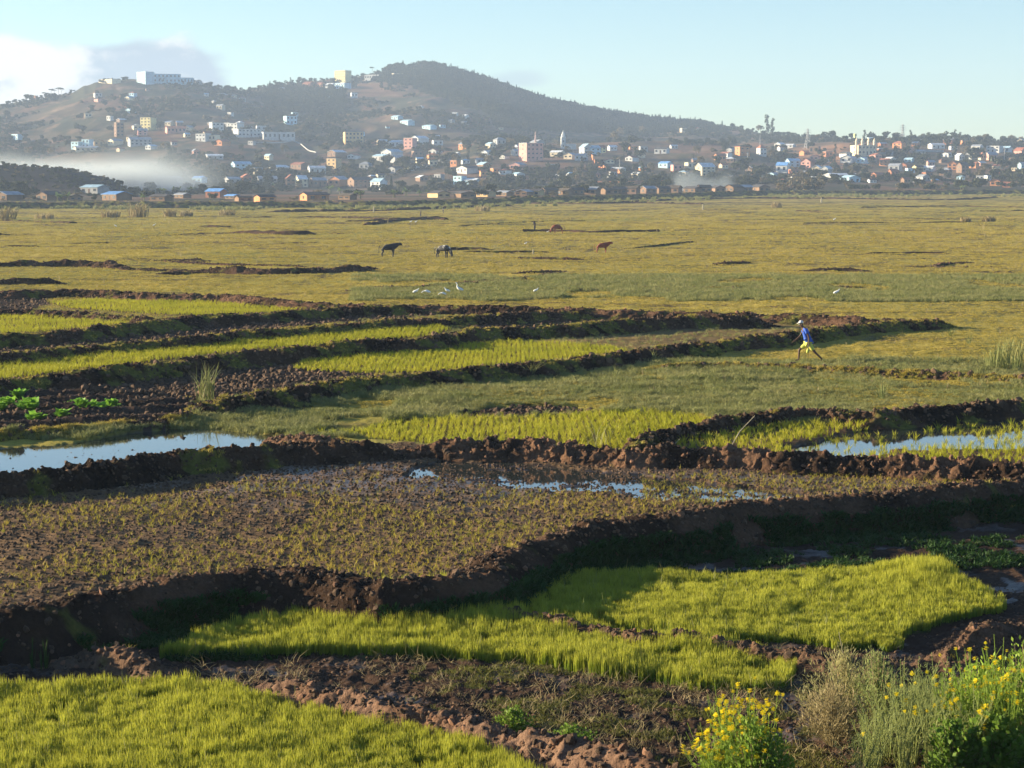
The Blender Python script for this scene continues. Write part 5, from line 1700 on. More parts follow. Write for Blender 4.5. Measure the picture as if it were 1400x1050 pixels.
plain('grey_metal', (0.30, 0.31, 0.32), 0.5, 0.15, 1.0, metal=0.3)
plain('mast_red', (0.45, 0.30, 0.28), 0.6, 0.2, 1.0)
plain('concrete_pole', (0.45, 0.43, 0.40), 0.8, 0.2, 1.0)
plain('orange_earth', (0.50, 0.20, 0.09), 0.9, 0.25, 0.4, bump=0.4, bscale=3)
plain('yellow_paint', (0.75, 0.68, 0.20), 0.6, 0.1, 1.0)
lattice(1104, 203, 27, 8, 'steel lattice pylon standing on the bare red rise', 'pylon', 'pylon')
lattice(1234, 194, 24, 7, 'steel lattice pylon on the skyline between the trees', 'pylon', 'pylon')
lattice(732, 201, 21, 3.5, 'thin lattice radio mast rising behind the pink block', 'mast', 'radio_mast', False, 'mast_red')
for (px, py, hpx, lb) in ((1039, 200, 16, 'thin pole left of the white tower house'), (1022, 226, 18, 'pale utility pole among the trees under the village crest'), (1373, 222, 22, 'pale pole near the right edge'),
                          (847, 236, 18, 'pole beside the low white shed')):
    P = hit(px, py, 600); sc = 2727 / P.y
    mb = MB(); mb.tube([(0, 0, -1), (0, 0, hpx / sc)], [0.28, 0.18], 6); mb.box((0, 0, hpx / sc - 1), (1.6, 0.15, 0.15))
    o = mb.build('utility_pole', 'concrete_pole'); o.location = P; tag(o, lb, 'pole')
# yellow tower
P = hit(1169, 193, 600); sc = 2727 / P.y
r_ = empty('water_tower', P, 0.3); tag(r_, 'narrow bright yellow tower on the skyline above the cream manor', 'tower')
mb = MB(); mb.lathe((0, 0, 0), [(1.2, -2), (1.1, 4.6)], 8); mb.build('shaft', 'yellow_paint', r_)
mb = MB(); mb.lathe((0, 0, 4.6), [(1.5, 0), (1.6, 1.4), (0.9, 2.2)], 8); mb.build('tank', 'yellow_paint', r_)


def wall_run(pix, hpx, mat, label, nm='garden_wall', cat='wall', th=0.5):
    pts = [hit(a, b, 600) for a, b in pix]
    mb = MB()
    for i in range(len(pts) - 1):
        a, b = pts[i], pts[i + 1]
        n_ = max(1, int((b - a).length / 8))
        for j in range(n_):
            p = a.lerp(b, j / n_); q = a.lerp(b, (j + 1) / n_)
            zp = float(base_z(np.array([p.x]), np.array([p.y]))[0]); zq = float(base_z(np.array([q.x]), np.array([q.y]))[0])
            h = hpx / (2727 / p.y)
            d = (q - p); d.z = 0; d.normalize(); nn = Vector((-d.y, d.x, 0)) * th / 2
            vs = [p - nn, q - nn, q + nn, p + nn]
            lo = [(v_.x, v_.y, (zp if k in (0, 3) else zq) - 1.0) for k, v_ in enumerate(vs)]
            hi = [(v_.x, v_.y, (zp if k in (0, 3) else zq) + h) for k, v_ in enumerate(vs)]
            mb.add(lo + hi, [(4, 5, 6, 7), (0, 1, 5, 4), (1, 2, 6, 5), (2, 3, 7, 6), (3, 0, 4, 7)])
    o = mb.build(nm, mat); tag(o, label, cat)
    return o


wall_run([(809, 217), (813, 225), (822, 230), (828, 234)], 6, 'orange_earth', 'orange earth wall running down the slope below the double house')
wall_run([(829, 235), (842, 236), (850, 238)], 5, 'orange_earth', 'short orange wall step above the long orange wall')
wall_run([(815, 252), (850, 252), (900, 251), (940, 250)], 4.5, 'orange_earth', 'long low orange wall behind the dark huts')
wall_run([(345, 196), (400, 193), (412, 198), (432, 209)], 1.4, 'wall_grey', 'white wall bending down right from the large white compound')
wall_run([(368, 128), (385, 132), (398, 138)], 2.0, 'wall_cream', 'pale wall slanting down under the ridge saddle')
wall_run([(1200, 212), (1250, 209), (1290, 208)], 3.0, 'wall_grey', 'grey enclosure wall right of the cream manor')

# ------------------------------------------------------------------ trees
TREES = []


def tree(px, py, hpx, key, label=None, cat='tree', group=None, dmin=600, nm=None, loc=None):
    P = loc if loc is not None else hit(px, py, dmin)
    sc = 2727 / P.y
    hh_ = hpx / sc
    full = {'round': 8.0, 'round2': 6.8, 'dry': 7.6, 'cone': 8.4, 'column': 8.8, 'flat': 8.0, 'bush': 3.7, 'drybush': 3.8}[key]
    k = hh_ / full
    r_ = empty(nm or ('tree' if 'bush' not in key else 'bush'), P, random.uniform(0, 6.28)); r_.scale = (k * random.uniform(0.85, 1.15),) * 2 + (k,)
    cm, tm = PROTO[key]
    link(bpy.data.objects.new('crown', cm), r_)
    if 'bush' not in key: link(bpy.data.objects.new('trunk', tm), r_)
    tag(r_, label, cat, group)
    TREES.append(dict(o=r_, px=px, py=py, key=key, h=hpx, auto=label is None))
    return r_


TN = [(1049, 181, 24, 'column', 'tall double crowned tree standing out on the skyline left of the pylon'), (1056, 181, 20, 'column', 'slimmer tall tree just right of the tallest skyline tree'), (1040, 181, 12, 'dry', 'thin tree left of the tallest skyline tree'),
      (853, 213, 22, 'round', 'big round dark tree beside the orange hip roofed house'), (1305, 217, 20, 'column', 'tall dark tree beside the narrow white house'), (1337, 222, 24, 'round', 'dark double tree left of the narrow cream gable'),
      (1368, 232, 20, 'round2', 'dark wide tree left of the right edge'), (1172, 238, 17, 'round2', 'dark round tree above the long white roofed hall'), (662, 260, 17, 'dry', 'orange brown round tree behind the ochre hut'),
      (760, 258, 16, 'round2', 'black green wide tree behind the dark huts'), (725, 257, 16, 'round2', 'olive tree left of the black green wide tree'), (610, 258, 12, 'dry', 'small orange tree left of the orange brown tree'),
      (645, 258, 11, 'round', 'dark tree right beside the orange brown tree'), (535, 262, 20, 'cone', 'pointed dark tree behind the dike right of the white house'), (509, 97, 9, 'flat', 'single umbrella tree on the ridge left of the wooded top'),
      (396, 119, 10, 'round2', 'rounded dark crown of trees on the ridge left of the red roofs'), (382, 120, 11, 'round2', 'left rounded crown of trees on the ridge saddle'), (397, 108, 8, 'column', 'narrow pointed tree on the ridge saddle'), (410, 110, 8, 'round', 'small round tree on the ridge saddle'),
      (1163, 190, 9, 'round', 'small skyline tree left of the yellow tower'), (812, 148, 8, 'round', 'larger dark tree on the falling ridge'), (766, 137, 8, 'cone', 'pointed tree on the ridge right of the wood'),
      (556, 232, 22, 'round', 'round grey green tree above the small white gable'), (530, 234, 26, 'round', 'tall pale green tree in the hollow left of the village'), (1020, 238, 26, 'round', 'dark tree group left under the white tower house'), (1100, 252, 20, 'drybush', 'large tan bush by the right end of the village'),
      (878, 246, 24, 'column', 'thin dark tree in front of the bright blue house'), (1007, 236, 20, 'round2', 'dark wide tree right of the tall cream house'), (1035, 240, 16, 'round', 'dark tree under the white tower house'), (1048, 240, 18, 'round2', 'last dark tree of the group under the village crest'),
      (950, 252, 13, 'bush', 'pale green bush left of the white smoke'), (873, 216, 12, 'bush', 'dark bush under the orange hip roofed house')]
for t_ in TN:
    tree(t_[0], t_[1], t_[2], t_[3], t_[4], 'bush' if 'bush' in t_[3] else 'tree')
for (px, py, h_) in ((45, 134, 6), (60, 132, 8), (70, 131, 10), (74, 131, 9), (80, 130, 11), (84, 130, 10)):
    tree(px, py, h_, 'flat', None, group='palm like trees on the left ridge')
for i in range(26):   # skyline right
    px = 1062 + i * 13.3 + random.uniform(-4, 4)
    tree(px, np.interp(px, RX, RY) + 2, random.uniform(7, 16) if px > 1170 else random.uniform(5, 9), random.choice(['round', 'round2', 'dry', 'column', 'round']), None, group='trees along the right skyline')
for px in (762, 773, 785, 797, 806, 820, 828, 838, 845, 858, 872, 886, 897, 902, 915, 928, 941, 955, 970, 985, 999, 1012, 1024):
    tree(px, np.interp(px, RX, RY) + 2, random.uniform(3.5, 7.5), random.choice(['round', 'round2', 'cone', 'round']), None, group='trees along the falling ridge')
for px in (137, 143, 149, 156, 162, 168, 173, 318, 330, 346, 363, 371, 300):
    tree(px, np.interp(px, RX, RY) + 1.5, random.uniform(5, 8), random.choice(['round', 'round2']), None, group='trees along the left hill top')
TZ = [(560, 720, 205, 256, 26, ['round', 'dry', 'round2', 'dry', 'column'], (11, 20)), (735, 1050, 205, 256, 34, ['round', 'dry', 'round2', 'column', 'dry'], (9, 18)), (1055, 1400, 205, 257, 60, ['round', 'round2', 'dry', 'round', 'column'], (9, 19)),
      (0, 350, 165, 215, 34, ['round', 'dry', 'round2'], (8, 15)), (340, 560, 200, 256, 26, ['round', 'dry', 'round2'], (9, 16)), (130, 420, 120, 165, 18, ['round', 'round2', 'dry'], (5, 10)),
      (830, 920, 178, 200, 10, ['dry', 'dry', 'round'], (12, 18)), (1200, 1400, 186, 200, 14, ['dry', 'round', 'column'], (10, 17))]
for (x0, x1, y0, y1, n_, ks, sz) in TZ:
    n_ = int(n_ * 0.88)
    c = 0
    for tr_ in range(n_ * 20):
        if c >= n_: break
        px = random.uniform(x0, x1); py = random.uniform(y0, y1)
        if py < np.interp(px, RX, RY) + 4: continue
        if 1085 < px < 1172 and py < 207: continue
        if any(abs(px - q['px']) < q['w'] * 0.5 + 2 and -1 < py - q['py'] < 15 for q in HOUSES if not q['auto']) and random.random() < 0.93: continue
        tree(px, py, random.uniform(*sz), random.choice(ks), None, group='trees between the village houses'); c += 1
for i in range(34):   # bushes close behind the dike
    px = random.choice([random.uniform(0, 700), random.uniform(1050, 1400), random.uniform(1050, 1400)])
    py = np.interp(px, [0, 700, 1400], [274, 268, 258])
    tree(px, py + random.uniform(-3, 1), random.uniform(6, 12), random.choice(['bush', 'drybush', 'bush']), None, 'bush', group='bushes close behind the dike')
tree(1340, 258, 15, 'bush', 'wide pale green reed like thicket near the plain at the right', 'bush'); tree(1318, 260, 15, 'bush', 'left half of the pale green thicket near the plain', 'bush')
tree(1095, 262, 20, 'drybush', 'tall tan thicket at the start of the right village', 'bush'); tree(1120, 262, 17, 'drybush', 'second tan thicket right of the tall one', 'bush'); tree(1075, 262, 14, 'drybush', 'low tan thicket left of the tall one', 'bush')


# banana plants
def leaf_blade(mb, base, az, L, w, lift, droop):
    d = Vector((math.cos(az), math.sin(az), 0)); s = Vector((-math.sin(az), math.cos(az), 0))
    pts = []
    for i in range(6):
        t = i / 5
        p = Vector(base) + d * L * t * (0.85) + Vector((0, 0, lift * t - droop * t * t))
        pts.append((p, w * math.sin(math.pi * (0.08 + 0.90 * t)) ** 0.7))
    vs = []
    for p, ww in pts:
        vs += [p - s * ww + Vector((0, 0, -0.15 * ww)), p, p + s * ww + Vector((0, 0, -0.15 * ww))]
    fs = []
    for i in range(5):
        a = i * 3
        fs += [(a, a + 1, a + 4, a + 3), (a + 1, a + 2, a + 5, a + 4)]
    mb.add(vs, fs)


plain('banana_stem', (0.16, 0.15, 0.07), 0.8, 0.3, 2.0)
BAN = []
for v_ in range(2):
    r = random.Random(70 + v_)
    st_ = MB(); lf = []
    for k in range(3):
        ox, oy = r.uniform(-1.3, 1.3), r.uniform(-1, 1)
        st_.tube([(ox, oy, -0.6), (ox, oy, 1.7)], [0.16, 0.10], 6)
        for j in range(7):
            mb = MB(); leaf_blade(mb, (ox, oy, 1.5), r.uniform(0, 6.28), r.uniform(1.6, 2.3), r.uniform(0.22, 0.34), r.uniform(1.3, 2.4), r.uniform(0.6, 2.0))
            lf.append(mb.mesh('leaf', 'banana_leaf'))
    BAN.append((st_.mesh('stem', 'banana_stem'), lf))
BN = [(85, 275, 15, 1.6), (35, 270, 10, 0.7), (197, 276, 14, 1.0), (222, 266, 12, 1.2), (240, 265, 12, 1.2), (262, 265, 13, 1.1), (276, 264, 12, 1.1), (452, 264, 14, 1.2), (466, 266, 12, .9), (490, 272, 16, 1.1), (375, 258, 10, 1), (382, 260, 10, 1),
      (557, 268, 14, 1.1), (538, 270, 14, 1.0), (575, 268, 11, 1.0), (584, 267, 10, 1), (678, 266, 9, .9), (1316, 262, 11, 1)]
for i, (px, py, h_, wv) in enumerate(BN):
    P = hit(px, py, 600); sc = 2727 / P.y
    k = h_ / sc / 3.6
    r_ = empty('banana_plant', P, random.uniform(0, 6.28)); r_.scale = (k * wv, k * wv, k)
    sm, lf = BAN[i % 2]
    link(bpy.data.objects.new('stem', sm), r_)
    for lm in lf: link(bpy.data.objects.new('leaf', lm), r_)
    tag(r_, None, 'banana plant', 'banana plants behind the dike')
    TREES.append(dict(o=r_, px=px, py=py, key='banana', h=h_, auto=True))


# ------------------------------------------------------------------ labels for everything without one of its own
LMK = [(226, 107, 'the pale blue hill top hall'), (203, 170, 'the tall yellow house'), (340, 182, 'the white compound'), (112, 198, 'the turquoise house'), (191, 194, 'the wide grey roof'), (469, 105, 'the tall ridge building'),
       (397, 164, 'the pale blue terraced house'), (483, 189, 'the large ochre house'), (561, 196, 'the pink three storey house'), (557, 167, 'the turquoise slope houses'), (635, 160, 'the white house under the wood'),
       (457, 225, 'the ochre grey block'), (518, 251, 'the bright white plain house'), (296, 264, 'the brightest blue roof'), (175, 246, 'the orange gabled white house'), (662, 252, 'the orange brown tree'), (726, 208, 'the pink block'),
       (770, 195, 'the church tower'), (806, 204, 'the white and blue double house'), (853, 203, 'the round dark tree'), (905, 205, 'the long white terrace house'), (910, 225, 'the bright blue house'), (964, 231, 'the tall cream house'),
       (1015, 206, 'the bright orange house'), (1041, 205, 'the white tower house'), (1070, 229, 'the vivid blue roof'), (1106, 223, 'the pink red roofed house'), (1104, 190, 'the left pylon'), (1180, 205, 'the cream manor'),
       (1160, 217, 'the broad white gable'), (1221, 237, 'the two storey brick house'), (1150, 243, 'the long white roofed hall'), (1234, 183, 'the right pylon'), (1308, 226, 'the glowing orange gable'), (1360, 204, 'the dark windowed white building'),
       (1362, 250, 'the low orange gable'), (1049, 170, 'the tallest skyline tree'), (580, 90, 'the wooded hill top'), (641, 231, 'the dark gabled white house'), (1169, 188, 'the yellow tower'), (85, 268, 'the first banana clump')]
SIZE = lambda h: 'small' if h < 7 else 'mid sized' if h < 12 else 'large'
KN = {'round': 'round dark tree', 'round2': 'wide dark tree', 'dry': 'tan dry tree', 'cone': 'pointed dark tree', 'column': 'slim tree', 'flat': 'umbrella shaped tree', 'bush': 'green bush', 'drybush': 'tan bush', 'banana': 'banana clump'}
RN = {'x': '', 'g': 'gabled ', 'h': 'hip roofed ', 'f': 'flat topped '}


def where(px, py, self_p=None):
    best = sorted(LMK, key=lambda l: (l[0] - px) ** 2 + ((l[1] - py) * 2.0) ** 2)
    b = best[0] if abs(best[0][0] - px) + abs(best[0][1] - py) > 2 else best[1]
    dx, dy = px - b[0], py - b[1]
    if abs(dx) > abs(dy) * 1.3:
        rel = 'left of' if dx < 0 else 'right of'
    else:
        rel = 'above' if dy < 0 else 'below'
    return rel, b[2]


def resolve(items, describe):
    g = {}
    for it in items:
        rel, lm = where(it['px'], it['py'] - it['h'] * 0.5)
        g.setdefault((describe(it), rel, lm), []).append(it)
    for (d, rel, lm), L in g.items():
        L.sort(key=lambda q: q['px'])
        if len(L) == 1:
            L[0]['o']['label'] = f'{d} {rel} {lm}'
        elif len(L) == 2:
            L[0]['o']['label'] = f'{d} {rel} {lm}, left one'
            L[1]['o']['label'] = f'{d} {rel} {lm}, right one'
        else:
            w = ['leftmost', 'second', 'third', 'fourth', 'fifth', 'sixth', 'seventh']
            for i, it in enumerate(L):
                it['o']['label'] = f'{d} {rel} {lm}, ' + ('rightmost' if i == len(L) - 1 else w[min(i, 6)])


resolve([q for q in HOUSES if q['auto']], lambda q: f"{q['wall']} {RN[q['kind']]}{'hut' if q['o'].get('category') == 'hut' else 'house'}" + ('' if q['kind'] == 'f' else f" with {q['roof'].replace('thatch', 'thatched')} roof"))
resolve([q for q in TREES if q['auto']], lambda q: f"{SIZE(q['h'])} {KN[q['key']]}")
for q in HOUSES + TREES:
    l_ = q['o']['label']
    if len(l_.split()) > 16:
        q['o']['label'] = l_.replace(' with', '').replace('the ', '')
print('houses', sum(q['o']['category'] == 'house' for q in HOUSES), len(HOUSES), 'trees', len(TREES))
# ------------------------------------------------------------------ haze and smoke
m, n = mat_new('haze_air')
pv = n.n('ShaderNodeVolumePrincipled', ins={'Color': (0.58, 0.74, 1.0, 1), 'Density': 0.000175, 'Anisotropy': 0.1})
finish(n, None, pv.outputs[0])
mb = MB(); mb.box((0, 1450, 97), (4600, 3400, 200))
hz = mb.build('haze', 'haze_air'); tag(hz, kind='stuff')


def smoke(name, c, s, dens, label, seed, scale=0.02, thr=0.35):
    m, n = mat_new(name + '_air')
    tc = n.n('ShaderNodeTexCoord')
    mp = n.n('ShaderNodeMapping', ins={'Vector': tc.outputs['Object']})
    mp.inputs['Location'].default_value = (seed * 13.0, seed * 7.0, 0)
    mp.inputs['Scale'].default_value = (0.5, 0.5, 1.0)
    nz = n.noise(scale, 4, 0.55, mp.outputs[0])
    g = n.n('ShaderNodeSeparateXYZ', ins={0: tc.outputs['Generated']})

    def edge(sock, lo=0.0):
        a = n.math('ABSOLUTE', n.math('SUBTRACT', sock, 0.5))
        return n.ramp(a, 0.5, 0.22)
    e = n.math('MULTIPLY', n.math('MULTIPLY', edge(g.outputs[0]), edge(g.outputs[1])), n.ramp(g.outputs[2], 1.0, 0.10))
    d = n.math('MULTIPLY', n.ramp(n.math('ADD', nz, n.math('MULTIPLY', n.math('SUBTRACT', e, 0.5), 0.5)), thr, 0.75), n.math('MULTIPLY', e, dens))
    pv = n.n('ShaderNodeVolumePrincipled', ins={'Color': (0.84, 0.94, 1.0, 1), 'Density': d, 'Anisotropy': 0.3})
    finish(n, None, pv.outputs[0])
    mb = MB(); mb.box((0, 0, 0), s)
    o = mb.build(name, name + '_air'); o.location = c
    o['label'] = label; o['kind'] = 'stuff'
    return o


smoke('smoke', (-345, 1090, 18), (450, 160, 34), 0.07, 'white smoke bank drifting low in front of the left hill', 1, 0.016, 0.36)
P = hit(975, 262, 600)
smoke('smoke', (P.x - 3, P.y + 25, P.z + 9), (46, 26, 20), 0.035, 'puff of white smoke rising behind the dark huts', 2, 0.10, 0.46)


# ------------------------------------------------------------------ skinned bodies
def skin(name, pts, edges, rad, mat, parent=None, root=0, sub=2, loc=None):
    me = bpy.data.meshes.new(name)
    me.from_pydata([tuple(p) for p in pts], edges, []); me.update()
    me.materials.append(MATS[mat])
    o = link(bpy.data.objects.new(name, me), parent)
    sk = o.modifiers.new('skin', 'SKIN'); sk.use_smooth_shade = True
    L = me.skin_vertices[0].data
    for i, r_ in enumerate(rad):
        L[i].radius = (r_, r_) if not isinstance(r_, tuple) else r_
        L[i].use_root = (i == root)
    sb = o.modifiers.new('sub', 'SUBSURF'); sb.levels = sub; sb.render_levels = sub
    return o


plain('skin_brown', (0.085, 0.045, 0.028), 0.55, 0.15, 5.0)
plain('shirt_blue', (0.035, 0.10, 0.46), 0.8, 0.2, 6.0)
plain('shorts_yellow', (0.50, 0.50, 0.10), 0.8, 0.15, 6.0)
plain('cap_grey', (0.62, 0.60, 0.60), 0.8, 0.1, 6.0)
plain('cloth_dark', (0.05, 0.05, 0.06), 0.85, 0.2, 6.0)
plain('cow_black', (0.018, 0.018, 0.022), 0.6, 0.2, 3.0)
plain('cow_red', (0.20, 0.055, 0.028), 0.65, 0.25, 3.0)
plain('horn', (0.35, 0.30, 0.22), 0.5, 0.2, 3.0)
plain('feather_white', (0.82, 0.82, 0.80), 0.75, 0.05, 6.0)
plain('beak_yellow', (0.60, 0.42, 0.08), 0.5, 0.05, 6.0)
plain('bird_leg', (0.05, 0.05, 0.04), 0.6, 0.05, 6.0)
m, n = mat_new('cow_patched')
tc = n.n('ShaderNodeTexCoord')
nz = n.noise(2.3, 2, 0.5, tc.outputs['Object'])
sx = n.n('ShaderNodeSeparateXYZ', ins={0: tc.outputs['Object']})
k_ = n.ramp(n.math('ADD', nz, n.math('MULTIPLY', n.math('SUBTRACT', sx.outputs[2], 1.0), 0.35)), 0.60, 0.63)
p = n.n('ShaderNodeBsdfPrincipled', ins={'Base Color': n.mix(k_, (0.02, 0.02, 0.022, 1), (0.55, 0.53, 0.48, 1)), 'Roughness': 0.65})
finish(n, p.outputs[0])


def person_walking():
    P = hit(1105, 496)
    z = zat(P.x, P.y)
    r_ = empty('person', (P.x, P.y, z + 0.02), math.pi)        # faces left
    tag(r_, 'person striding left in a blue shirt, yellow shorts and pale cap, holding something yellow', 'person')
    k = 1.0
    #       0 pelvis        1 waist         2 chest          3 neck base       4 neck top       5 head low        6 head high
    V = [(0.0, 0, .80), (.04, 0, .95), (.13, 0, 1.22), (.22, 0, 1.38), (.27, 0, 1.46), (.31, 0, 1.53), (.335, 0, 1.63),
         # 7 hipF 8 kneeF 9 ankleF 10 toeF     (far leg, forward)
         (.04, -.09, .76), (.37, -.10, .50), (.39, -.10, .09), (.56, -.10, .035),
         # 11 hipB 12 kneeB 13 ankleB 14 toeB  (near leg, trailing)
         (-.02, .09, .75), (-.24, .10, .42), (-.56, .10, .13), (-.50, .10, .03),
         # far arm 15 shoulder 16 elbow 17 wrist 18 palm
         (.17, -.20, 1.35), (.31, -.24, 1.08), (.53, -.22, .88), (.60, -.22, .83),
         # near arm 19 shoulder 20 elbow 21 wrist 22 palm
         (.15, .20, 1.35), (.03, .25, 1.05), (.03, .26, .76), (.04, .26, .66)]
    E = [(0, 1), (1, 2), (2, 3), (3, 4), (4, 5), (5, 6), (0, 7), (7, 8), (8, 9), (9, 10), (0, 11), (11, 12), (12, 13), (13, 14), (3, 15), (15, 16), (16, 17), (17, 18), (3, 19), (19, 20), (20, 21), (21, 22)]
    rd = [.12, .115, .135, .09, .052, .075, .085, .085, .055, .036, .028, .085, .055, .036, .028, .052, .038, .026, .032, .052, .038, .026, .032]
    b = skin('body', V, E, rd, 'skin_brown', r_)
    # fingers
    for (pl, dr) in ((Vector((.60, -.22, .83)), Vector((.7, 0, -.6))), (Vector((.04, .26, .66)), Vector((.15, 0, -1)))):
        fv, fe, fr = [tuple(pl)], [], [.022]
        for j in range(4):
            o_ = Vector((0, (j - 1.5) * 0.018, 0)); a = len(fv)
            fv += [tuple(pl + o_ + dr * 0.04), tuple(pl + o_ + dr * (0.085 + 0.008 * (1.5 - abs(j - 1.5))))]
            fe += [(0, a), (a, a + 1)]; fr += [.009, .007]
        a = len(fv); fv += [tuple(pl + Vector((.03, .0, .0)) + dr * 0.03)]; fe += [(0, a)]; fr += [.009]
        skin('hand', fv, fe, fr, 'skin_brown', b, sub=1)
    skin('shirt', [(.0, 0, .86), (.05, 0, .98), (.12, 0, 1.20), (.20, 0, 1.36), (.17, -.20, 1.35), (.24, -.225, 1.20), (.15, .20, 1.35), (.09, .23, 1.18), (-.04, 0, .80)],
         [(0, 1), (1, 2), (2, 3), (3, 4), (4, 5), (3, 6), (6, 7), (0, 8)], [.155, .145, .165, .10, .078, .072, .078, .072, .16], 'shirt_blue', r_)
    skin('shorts', [(0, 0, .82), (.04, -.09, .76), (.31, -.10, .545), (-.02, .09, .75), (-.20, .10, .47)], [(0, 1), (1, 2), (0, 3), (3, 4)], [.145, .115, .085, .115, .085], 'shorts_yellow', r_)
    mb = MB(); mb.lathe((.325, 0, 1.62), [(.100, 0), (.103, .03), (.09, .075), (.05, .11), (.01, .12)], 14)
    mb.add([(.36, -.075, 1.63), (.36, .075, 1.63), (.49, .05, 1.60), (.49, -.05, 1.60), (.36, -.075, 1.645), (.36, .075, 1.645), (.49, .05, 1.615), (.49, -.05, 1.615)],
           [(0, 3, 2, 1), (4, 5, 6, 7), (0, 1, 5, 4), (1, 2, 6, 5), (2, 3, 7, 6), (3, 0, 4, 7)])
    c = mb.build('cap', 'cap_grey', r_, True)
    fb = MB()
    for sy in (-1, 1):
        fb.lathe((.40, sy * .032, 1.575), [(.012, -.01), (.014, 0), (.004, .01)], 6)
    fb.build('eyes', 'feather_white', b)
    nb = MB(); nb.lathe((.415, 0, 1.53), [(.018, 0), (.012, .02), (.006, .045)], 6); nb.build('nose', 'skin_brown', b)
    eb = MB()
    for sy in (-1, 1):
        eb.lathe((.31, sy * .088, 1.53), [(.016, 0), (.022, .03), (.012, .055)], 6)
    eb.build('ears', 'skin_brown', b)
    bag = skin('yellow_bag', [(P.x - .05, P.y - .27, z + .62), (P.x - .06, P.y - .27, z + .52), (P.x - .09, P.y - .27, z + .40)], [(0, 1), (1, 2)], [.035, .075, .045], 'shorts_yellow', None, sub=2)
    tag(bag, 'small yellow bag hanging from the near hand of the person', 'bag')


person_walking()


def small_person(px, py, rz, lean, shirt, label, stoop=False):
    P = hit(px, py); P.z = zat(P.x, P.y)
    r_ = empty('person', P, rz); tag(r_, label, 'person')
    if stoop:
        V = [(0, 0, .85), (.15, 0, 1.0), (.38, 0, 1.02), (.50, 0, .98), (.58, 0, .90), (.02, -.1, .45), (0, -.1, .08), (.12, -.1, .03), (-.02, .1, .45), (-.05, .1, .08), (.07, .1, .03), (.42, -.18, .75), (.48, -.15, .45), (.42, .18, .75), (.50, .15, .45)]
    else:
        V = [(0, 0, .90), (.02, 0, 1.1), (.04 + lean, 0, 1.38), (.07 + lean, 0, 1.5), (.09 + lean, 0, 1.62), (.05, -.1, .48), (.10, -.1, .08), (.2, -.1, .03), (-.04, .1, .48), (-.10, .1, .08), (.0, .1, .03), (.1, -.23, 1.12), (.2, -.22, .88), (.0, .23, 1.12), (.1, .24, .86)]
    E = [(0, 1), (1, 2), (2, 3), (3, 4), (0, 5), (5, 6), (6, 7), (0, 8), (8, 9), (9, 10), (2, 11), (11, 12), (2, 13), (13, 14)]
    skin('body', V, E, [.13, .13, .14, .06, .10, .07, .045, .03, .07, .045, .03, .045, .03, .045, .03], 'skin_brown', r_, sub=1)
    skin('shirt', [V[0], V[1], V[2], V[11], V[13]], [(0, 1), (1, 2), (2, 3), (2, 4)], [.16, .155, .165, .06, .06], shirt, r_, sub=1)
    skin('trousers', [V[0], V[5], V[8], V[6], V[9]], [(0, 1), (0, 2), (1, 3), (2, 4)], [.155, .09, .09, .06, .06], 'cloth_dark', r_, sub=1)


small_person(575, 296, 0.3, .05, 'cloth_dark', 'tiny dark clothed person standing on the dug strip before the dike')
small_person(606, 292, 2.8, .05, 'cap_grey', 'tiny pale shirted person right of the dark clothed one')
small_person(731, 315, 2.0, .3, 'cloth_dark', 'dark clothed person bending forward beside the farther red cow', False)


def cow(px, py, mat, label, face, graze, k=1.0, yaw=0.0):
    P = hit(px, py); P.z = zat(P.x, P.y)
    r_ = empty('cow', P, (0 if face > 0 else math.pi) + yaw); r_.scale = (k, k, k)
    tag(r_, label, 'cow')
    if graze:
        hd = [(.72, 0, 1.08), (.98, 0, .78), (1.15, 0, .42), (1.20, 0, .16)]
    else:
        hd = [(.78, 0, 1.20), (1.00, 0, 1.33), (1.20, 0, 1.38), (1.45, 0, 1.28)]
    V = [(-.70, 0, 1.10), (-.35, 0, 1.03), (.05, 0, .98), (.45, 0, 1.04)] + hd
    E = [(0, 1), (1, 2), (2, 3), (3, 4), (4, 5), (5, 6), (6, 7)]
    rd = [(.26, .28), (.32, .31), (.35, .33), (.31, .33), (.22, .30), (.15, .20), (.15, .17), (.09, .09)]
    i = len(V); V.append((.30, 0, 1.36)); E.append((3, i)); rd.append(.13)      # hump
    for sy in (-1, 1):
        a = len(V)
        V += [(.50, sy * .17, .80), (.50, sy * .17, .42), (.48, sy * .17, .10), (.53, sy * .17, .03)]
        E += [(3, a), (a, a + 1), (a + 1, a + 2), (a + 2, a + 3)]
        rd += [.13, .075, .055, .06]
        a = len(V)
        V += [(-.62, sy * .17, .82), (-.50, sy * .17, .60), (-.68, sy * .17, .40), (-.65, sy * .17, .10), (-.60, sy * .17, .03)]
        E += [(0, a), (a, a + 1), (a + 1, a + 2), (a + 2, a + 3), (a + 3, a + 4)]
        rd += [.16, .11, .07, .055, .06]
    b = skin('body', V, E, rd, mat, r_, root=2)
    mb = MB(); mb.tube([(-.88, 0, 1.22), (-.98, 0, 1.0), (-1.0, 0, .6)], [.035, .025, .02], 5); mb.lathe((-1.0, 0, .42), [(.02, 0), (.05, .1), (.02, .2)], 6); mb.build('tail', mat, r_, True)
    hx, hz = (1.12, .62) if graze else (1.16, 1.47)
    for sy in (-1, 1):
        mb = MB(); mb.tube([(hx, sy * .08, hz), (hx - .02, sy * .22, hz + .10), (hx, sy * .25, hz + .28)], [.03, .022, .008], 5); mb.build('horn', 'horn', r_, True)
        mb = MB(); mb.tube([(hx - .05, sy * .10, hz - .06), (hx - .1, sy * .26, hz - .10)], [.03, .05], 5); mb.build('ear', mat, r_, True)


